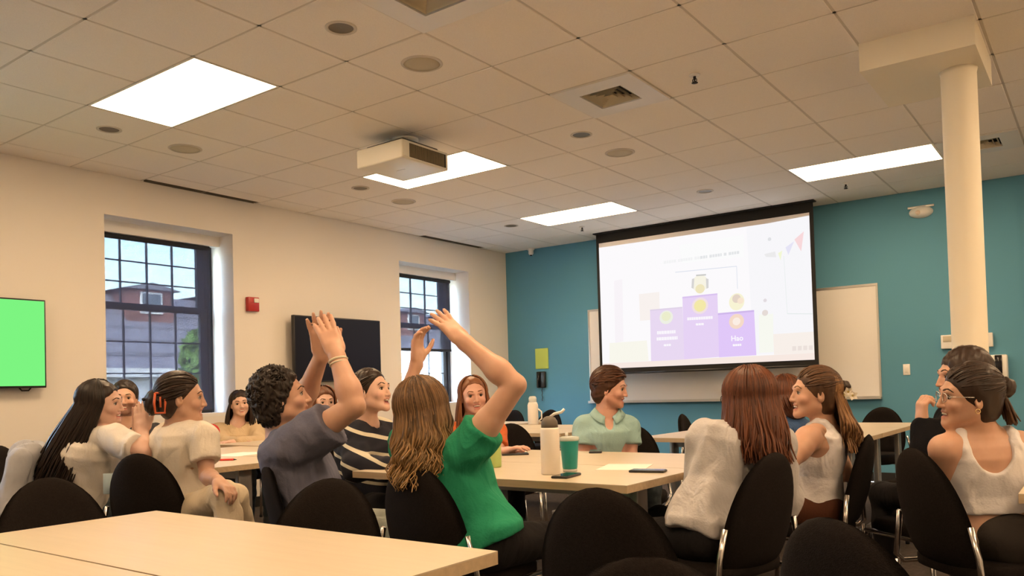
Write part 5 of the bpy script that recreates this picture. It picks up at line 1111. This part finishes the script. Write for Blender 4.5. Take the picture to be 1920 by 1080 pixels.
# -- woman in striped sweater
r, H, R, nb, SH, pel = person('person', 'laughing dark haired woman in a navy sweater with cream stripes', at(688, 796, 4.25), 112, at(697, 735, 4.2), 112, 'skin_fair', 'navy_stripe', 'black_pants', pitch=10, pel=at(672, 940, 4.32), mouth='open', hs=1.0, sleeve=1.9, hem=0.0, shirt_grow=0.026, width=1.18, folds_amp=0.006, roll=-4, neckcut=0.058,
    arms=[dict(s=1, sh=at(664, 822, 4.14), el=at(668, 878, 4.00), wr=at(730, 876, 3.92), hn=-ZU), dict(s=-1, sh=at(716, 814, 4.40), el=at(742, 868, 4.40), wr=at(760, 868, 4.15), hn=-ZU)])
short_hair(r, H, 'hair_dark', grow=0.012, noise=0.003, hairline=(0.070, 0.070), tilt=(0, -0.84, 0.54)); swept('swept_hair', H, 'hair_dark', r, (0, -0.9, -0.45), 240, seed=43, hl=(0.068, 0.070)); bun(r, H, 'hair_dark', (0.0, -0.085, -0.07), (0.05, 0.035, 0.055), name='hair_knot')
seat(pel, 115, 'black chair under the woman in the striped sweater')

# -- smiling woman in orange
r, H, R, nb, SH, pel = person('person', 'smiling woman with reddish hair in an orange top facing the camera', at(884, 796, 5.02), 165, at(888, 742, 5.0), 168, 'skin_pink', 'orange_top', 'black_pants', mouth='smile', hs=1.0, sleeve=0.55, lean=0.10, brow='brow_red', neckcut=0.075, roll=5,
    arms=[dict(s=-1, el=at(935, 862, 4.9), wr=at(942, 848, 4.62), hd=at(962, 842, 4.6) - at(942, 848, 4.62), hn=-ZU, curl=0.5), dict(s=1, el=at(835, 862, 4.9), wr=at(860, 852, 4.6), hn=-ZU)])
long_hair(r, H, 'hair_red', 0.24, back=0.0, n=400, phi=(70, 290), seed=6, width=0.07, hairline=(0.070, 0.076), cap_grow=0.005); seat(pel, 150, 'black chair under the smiling woman in orange', 0.1, 0.0)

# -- man in mint polo
r, H, R, nb, SH, pel = person('person', 'auburn haired man in a mint green polo looking to the right', at(1138, 780, 4.95), 178, at(1145, 728, 4.92), 112, 'skin_pink', 'mint_polo', 'jeans', female=False, mouth='closed', hs=1.0, sleeve=0.5, hem=0.0, folds_amp=0.005, shirt_grow=0.014, width=0.84, brow='brow_red', collar=True, beard=(0.10, 0.18, 0.22), pitch=-8,
    arms=[dict(s=1, sh=at(1097, 800, 4.95), el=at(1090, 870, 4.90), wr=at(1112, 880, 4.68), hn=-ZU), dict(s=-1, sh=at(1177, 800, 4.98), el=at(1184, 870, 4.92), wr=at(1166, 880, 4.70), hn=-ZU)])
short_hair(r, H, 'hair_rust', grow=0.018, noise=0.006, nsc=70, hairline=(0.078, 0.062), seed=4); swept('hair_locks', H, 'hair_rust', r, (0.5, -0.85, -0.1), 300, 1.17, 51, 0.8, hl=(0.076, 0.060), tilt=(0, -0.80, 0.60), rad=0.005)
for k in range(3): m_ = MB(); b_ = nb + R[1] * (0.098 + 0.014 * min(k, 1)) - R[2] * (0.075 + 0.032 * k); m_.tube([b_, b_ + R[1] * 0.004], 0.005, 8); obj('button', m_, 'white_plastic', r)
seat(pel, 195, 'black chair beside the man in the mint polo', 0.08, -0.13)

# -- woman with long auburn hair in pale jacket
r, H, R, nb, SH, pel = person('person', 'woman with long straight auburn hair in a pale denim jacket, seen from behind', at(1392, 812, 3.08), -22, at(1402, 748, 3.05), -24, 'skin_fair', 'denim_white', 'black_pants', pel=at(1348, 1000, 2.98), mouth='closed', hs=1.0, sleeve=1.9, hem=-0.04, shirt_grow=0.022, width=1.10, folds_amp=0.011, glasses='black_plastic', sw=0.175, lyaw=-40,
    arms=[dict(s=-1, sh=at(1322, 828, 3.06), el=at(1312, 932, 3.10), wr=at(1312, 890, 3.32), hn=-ZU), dict(s=1, sh=at(1455, 838, 2.98), el=at(1470, 940, 3.05), wr=at(1400, 905, 3.3), hn=-ZU)])
long_hair(r, H, 'hair_auburn', 0.235, back=0.045, n=950, rad=0.0042, wave=0.006, wfreq=40, phi=(50, 310), seed=7, width=0.076, lift=1.05, drop=0.008, end_var=0.10, cap_grow=0.010, push=lambda q, t: q - RTH * 0.012 * t)
m_ = MB(); ring = [nb - R[2] * 0.012 + R[0] * math.sin(a) * 0.088 + R[1] * math.cos(a) * 0.078 for a in np.linspace(0, 2 * math.pi, 25)]; m_.tube(ring, 0.017, 8, cap=False); obj('jacket_collar', m_, 'denim_white', r)
seat(pel, -38, 'black chair under the woman in the pale denim jacket', 0.07, 0.03)

# -- girl in blue behind
r, H, R, nb, SH, pel = person('person', 'auburn haired person in a blue top between the denim jacket and the tank top', at(1478, 788, 4.4), -55, at(1466, 744, 4.37), -50, 'skin_fair', 'blue_top', 'jeans', h=0.006, sleeve=0.7, mouth='closed', arms=[dict(s=-1, el=at(1470, 860, 4.3), wr=at(1440, 850, 4.5)), dict(s=1, el=at(1500, 860, 4.5), wr=at(1450, 850, 4.7))])
long_hair(r, H, 'hair_auburn', 0.07, n=300, phi=(70, 290), seed=13, back=0.03); seat(pel, -60, 'black chair under the person in blue')

# -- woman in white tank with flower clip
r, H, R, nb, SH, pel = person('person', 'woman in a white tank top with a white flower clip in brown hair', at(1545, 800, 3.68), -62, at(1527, 738, 3.65), -86, 'skin_tan', 'tank_white', 'brown_skirt', pel=at(1532, 946, 3.72), mouth='smile', hs=1.0, tank=True, hem=0.06, folds_amp=0.004, lyaw=-75, brow='brow_light', pitch=4, shirt_grow=0.008,
    arms=[dict(s=-1, sh=at(1514, 824, 3.56), el=at(1472, 872, 3.46), wr=at(1425, 852, 3.62), hn=-ZU, thick=1.15), dict(s=1, el=at(1590, 890, 3.82), wr=at(1520, 890, 4.0), hn=-ZU)])
S_ = cap_sdf(H, grow=0.010, noise=0.003, nsc=60, hairline=(0.076, 0.062), tilt=(0, -0.9, 0.42)); vt, fq = S_.mesh(0.0055); np_obj('hair', vt, fq, 'hair_brown', r)
strands('hair_strands', H, 'hair_gold', r, 480, (122, 238), 0.25, 0.01, 0.016, 46, 0.05, 0.0042, 1.0, 21, th_end=104, end_var=0.15); swept('swept_hair', H, 'hair_brown', r, (0, -0.95, 0.25), 280, seed=22, tilt=(0, -0.9, 0.42), hl=(0.074, 0.060))
bun(r, H, 'hair_dark', (0.0, -0.125, 0.038), (0.030, 0.034, 0.026), name='hair_twist')
mat('petal', (0.80, 0.76, 0.66), 0.6); mat('petal_eye', (0.55, 0.42, 0.12), 0.6); fl = MB(); c0 = V(-0.02, -0.135, 0.012)
for q_ in range(3):
    for k in range(5):
        a = 2 * math.pi * k / 5 + q_; ce = c0 + V(-0.014, 0.0, -0.006) + V(0, (q_ - 1) * 0.020, (q_ % 2) * 0.016 - 0.008); d_ = V(-0.3, math.cos(a), math.sin(a)); e_ = V(0, -math.sin(a), math.cos(a))
        fl.add([H.p(*p) for p in (ce, ce + d_ * 0.012 + e_ * 0.009, ce + d_ * 0.023 - V(0.006, 0, 0), ce + d_ * 0.012 - e_ * 0.009)], [(0, 1, 2, 3)], 0, True)
    fl.tube([H.p(*(ce + V(-0.006, 0, 0))), H.p(*(ce + V(-0.001, 0, 0)))], 0.0045, 6, 1)
tag(obj('flower_clip', fl, ['petal', 'petal_eye'], r), 'white flower hair clip')
tattoo(r, at(1541, 815, 3.58), 0.035)
seat(pel, -58, 'black chair under the woman with the flower clip', 0.07, 0.03)

# -- dark-haired person in black behind the right-hand woman
r, H, R, nb, SH, pel = person('person', 'dark haired person in black behind the woman with glasses', at(1800, 788, 3.5), -72, at(1806, 706, 3.48), -82, 'skin_warm', 'black_shirt', 'black_pants', mouth='closed', h=0.006, sleeve=1.97, hem=0.0, hs=1.02, lyaw=5, pel=at(1800, 935, 3.58), shirt_grow=0.02,
    arms=[dict(s=-1, sh=at(1775, 815, 3.38), el=at(1737, 856, 3.36), wr=at(1729, 800, 3.42), hd=UP, hn=RT, curl=1.6, spread=0.0, thumb=0.3), dict(s=1, el=at(1815, 880, 3.75), wr=at(1785, 890, 3.95), hn=-ZU)])
short_hair(r, H, 'hair_dark', grow=0.014, noise=0.004, hairline=(0.080, 0.055), tilt=(0, -0.9, 0.43)); seat(pel, -15, 'black chair under the person in black', 0.08, -0.05)

# -- woman in white tank, bun and glasses
r, H, R, nb, SH, pel = person('person', 'woman in a white tank top with dark hair bun and glasses', at(1842, 822, 2.88), 12, at(1816, 744, 2.86), -82, 'skin_tan', 'tank_white', 'grey_pants', pel=at(1862, 1004, 2.86), mouth='smile', hs=0.97, tank=True, hem=0.12, folds_amp=0.003, lyaw=70, glasses='chrome', pitch=2, roll=-4, shirt_grow=0.008, sw=0.172, width=1.04, h=0.005,
    arms=[dict(s=-1, sh=at(1770, 845, 2.84), el=at(1766, 930, 2.94), wr=at(1835, 925, 3.14), hn=-ZU), dict(s=1, sh=at(1912, 838, 2.84), el=at(1938, 925, 2.9), wr=at(1950, 900, 3.1), hn=-ZU)])
short_hair(r, H, 'hair_dark', grow=0.012, noise=0.003, nsc=55, hairline=(0.078, 0.058), tilt=(0, -0.88, 0.47)); swept('swept_hair', H, 'hair_dark', r, (0, -0.97, 0.2), 320, seed=31, tilt=(0, -0.88, 0.47), hl=(0.076, 0.056))
bun(r, H, 'hair_dark', (0.0, -0.124, 0.036), (0.036, 0.034, 0.038))
strands('loose_tail', H, 'hair_brown', r, 60, (160, 200), 0.10, 0.0, 0.002, 40, 0.03, 0.0045, 1.0, 33, th_end=104)
m_ = MB(); m_.tube([H.p(0.02 * math.cos(a), -0.118 , 0.022 + 0.02 * math.sin(a)) for a in np.linspace(0, 2 * math.pi, 17)], 0.006, 6, cap=False); obj('hair_tie', m_, 'petal', r)
m_ = MB(); m_.tube([H.p(-0.083 + 0.002 * math.cos(a), 0.0 + 0.007 * math.cos(a), -0.045 + 0.008 * math.sin(a)) for a in np.linspace(0, 2 * math.pi, 13)], 0.0016, 6, cap=False); mat('gold', (0.8, 0.6, 0.3), 0.3, 1); obj('earring', m_, 'gold', r)
seat(pel, 84, 'black chair under the woman with bun and glasses', 0.02, -0.02)

# ------------------------------------------------------------------ empty chairs
chair(2.85, -1.42, 1, 0, 'black chair at the left end of the foreground table')
chair(3.63, -1.33, 0.36, -0.93, 'empty black chair tucked in behind the foreground table')
chair(4.31, -0.655, -0.15, 0.99, 'large empty black chair in front of the tumbler table')
chair(5.09, -0.90, 0.45, 0.89, 'empty black chair at the bottom right before the denim jacket')
chair(4.69, -1.35, -0.45, 0.9, 'black chair back just showing at the bottom picture edge')
chair(0.30, -0.40, 0.8, 0.6, 'black chair at the left picture edge by the wall')
chair(2.00, 1.85, 0.5, -0.85, 'black chair between the woman in orange and the mint polo')
chair(-0.40, 4.96, 0, -1, 'far black chair behind the water bottle, on its left')
chair(0.12, 4.96, 0, -1, 'far black chair behind the water bottle, on its right')
chair(2.75, 3.75, 1, 0.1, 'black chair by the teal wall left of the denim jacket')
chair(3.76, 4.74, 0, -1, 'black chair behind the pale table left of the column')
chair(4.42, 2.95, -1, 0.15, 'black chair at the right end of the table by the column')

# ------------------------------------------------------------------ jacket over the chair back
def jacket():
    cl = c1.location; f = V(math.cos(c1.rotation_euler.z + math.pi / 2), math.sin(c1.rotation_euler.z + math.pi / 2), 0); R = frame(f)
    t = thing('jacket', (cl.x - f[0] * 0.28, cl.y - f[1] * 0.28, 0.45), 'pale jacket hanging over the back of a chair by the wall', 'jacket')
    top = V(cl.x, cl.y, 0.855) - f * 0.30
    S_ = Sdf(); S_.box(top - ZU * 0.20 - f * 0.02, R, V(0.19, 0.045, 0.22), 0.04, 0); S_.el(top - ZU * 0.01, R, V(0.17, 0.075, 0.045), 0.05); S_.box(top - ZU * 0.32 - f * 0.03, R, V(0.225, 0.05, 0.10), 0.04, 0.05); S_.disp(folds(0.020, 34, 77, (1, 1, 0.22)))
    vt, fq = S_.mesh(0.0085); np_obj('jacket_body', vt, fq, 'jacket_grey', t)
    for s in (-1, 1):
        S_ = Sdf(); S_.rc(top + R[0] * s * 0.17 - ZU * 0.04 - f * 0.03, top + R[0] * s * 0.24 - ZU * 0.28 - f * 0.06, 0.06, 0.052, 0.02); S_.rc(top + R[0] * s * 0.24 - ZU * 0.28 - f * 0.06, top + R[0] * s * 0.22 - ZU * 0.40 - f * 0.02, 0.052, 0.046, 0.02); S_.disp(folds(0.014, 34, 78 + s)); vt, fq = S_.mesh(0.0085); np_obj('sleeve', vt, fq, 'jacket_grey', t)
jacket()

# ------------------------------------------------------------------ things on the tables
def onT(px, py): p = atz(px, py, TH); return p
mat('tumbler_white', (0.80, 0.74, 0.66), 0.4); mat('lid_grey', (0.12, 0.10, 0.08), 0.5); mat('teal_cup', (0.012, 0.27, 0.25), 0.35); mat('clear_plastic', (0.75, 0.78, 0.74), 0.15, alpha=0.6); mat('paper', (0.82, 0.79, 0.74), 0.8); mat('lime', (0.42, 0.56, 0.18), 0.5); mat('pen_red', (0.75, 0.04, 0.03), 0.4)
p = onT(1033, 889)
t = thing('tumbler', p, 'tall white insulated bottle with a grey domed lid', 'bottle')
m_ = MB(); m_.lathe([(0.001, 0), (0.038, 0), (0.041, 0.004), (0.041, 0.19), (0.038, 0.197), (0.03, 0.2)], p, 28); obj('body', m_, 'tumbler_white', t)
m_ = MB(); m_.lathe([(0.036, 0.198), (0.036, 0.212), (0.034, 0.225), (0.024, 0.240), (0.012, 0.246), (0.001, 0.247)], p, 24); obj('lid', m_, 'lid_grey', t)
m_ = MB(); m_.tube([p + V(0.0, 0, 0.24), p + V(0.02, 0.01, 0.256), p + V(0.045, 0.025, 0.262), p + V(0.058, 0.03, 0.275)], 0.006, 8); obj('carry_loop', m_, 'white_plastic', t)
p = onT(1069, 884)
t = thing('cup', p, 'teal travel cup with a clear rim beside the white bottle', 'cup')
m_ = MB(); m_.lathe([(0.001, 0.012), (0.031, 0.012), (0.033, 0.02), (0.041, 0.135), (0.041, 0.137)], p, 28); obj('body', m_, 'teal_cup', t)
m_ = MB(); m_.lathe([(0.001, 0), (0.03, 0), (0.031, 0.012)], p, 24); obj('base', m_, 'clear_plastic', t)
m_ = MB(); m_.lathe([(0.042, 0.134), (0.044, 0.14), (0.043, 0.15), (0.03, 0.154), (0.001, 0.155)], p, 24); obj('lid', m_, 'clear_plastic', t)
m_ = MB(); m_.tube([p + V(-0.012, 0, 0.15), p + V(-0.013, 0, 0.17)], 0.007, 8); obj('sip_cap', m_, 'white_plastic', t)
def phone(px, py, ang, lb, w_=0.072, l=0.15):
    p = onT(px, py); t = thing('smartphone', p, lb, 'phone', 'phones on the tables', 0); Mx = Matrix.Translation(p) @ Matrix.Rotation(ang, 4, 'Z')
    m_ = MB(); m_.rbox(-w_ / 2, w_ / 2, -l / 2, l / 2, 0.0, 0.010, 0.004, 2, 0, Mx); obj('case', m_, 'black_plastic', t); m_ = MB(); m_.box(-w_ / 2 + 0.004, w_ / 2 - 0.004, -l / 2 + 0.005, l / 2 - 0.005, 0.010, 0.0108, 0, Mx); obj('display', m_, 'black_gloss', t)
phone(1062, 894, 0.15, 'dark phone lying in front of the teal cup'); phone(1215, 885, -1.35, 'dark phone near the right corner of the tumbler table'); phone(966, 853, -0.9, 'dark phone beside the hand of the woman in orange'); phone(1117, 848, 0.5, 'dark phone before the man in the mint polo')
p = onT(926, 876)
t = thing('water_bottle', p, 'pale lime green bottle partly hidden by the green top', 'bottle')
m_ = MB(); m_.lathe([(0.001, 0), (0.034, 0), (0.037, 0.005), (0.037, 0.14), (0.03, 0.165), (0.02, 0.172)], p, 24); obj('body', m_, 'lime', t); m_ = MB(); m_.lathe([(0.022, 0.17), (0.022, 0.2), (0.018, 0.205), (0.001, 0.205)], p, 18); obj('cap', m_, 'lid_grey', t)
p = onT(1000, 796)
t = thing('water_bottle', p, 'clear white water bottle on the far left table', 'bottle')
m_ = MB(); m_.lathe([(0.001, 0), (0.05, 0), (0.054, 0.006), (0.054, 0.2), (0.045, 0.225), (0.036, 0.232)], p, 24); obj('body', m_, 'paper', t); m_ = MB(); m_.lathe([(0.04, 0.228), (0.042, 0.27), (0.03, 0.29), (0.001, 0.292)], p, 18); obj('cap', m_, 'clear_plastic', t)
m_ = MB(); m_.tube([p + V(0.05, 0.02, 0.16), p + V(0.085, 0.03, 0.13), p + V(0.085, 0.03, 0.06), p + V(0.05, 0.02, 0.03)], 0.008, 8); obj('handle', m_, 'white_plastic', t)
def sheet(px, py, w_, l, ang, lb, m='paper'):
    p = onT(px, py); m_ = MB(); m_.box(-w_ / 2, w_ / 2, -l / 2, l / 2, 0.0004, 0.0016); o = obj('paper_sheet', m_, m); o.location = p; o.rotation_euler = (0, 0, ang); tag(o, lb, 'paper')
sheet(1172, 876, 0.21, 0.28, 0.3, 'white paper sheet near the phone on the tumbler table'); sheet(450, 852, 0.25, 0.32, 0.2, 'white paper sheet on the table with the red pen')
p = onT(420, 864); m_ = MB(); d_ = V(0.8, 0.6, 0) * 0.07; 
t = thing('pen', p, 'red pen lying on the table by the claw clip woman', 'pen'); m_.tube([p - d_ + V(0, 0, 0.006), p + d_ * 0.8 + V(0, 0, 0.006)], 0.006, 8); obj('barrel', m_, 'pen_red', t); m_ = MB(); m_.tube([p + d_ * 0.8 + V(0, 0, 0.006), p + d_ * 1.05 + V(0, 0, 0.005)], [0.005, 0.001], 8); obj('tip', m_, 'black_plastic', t)
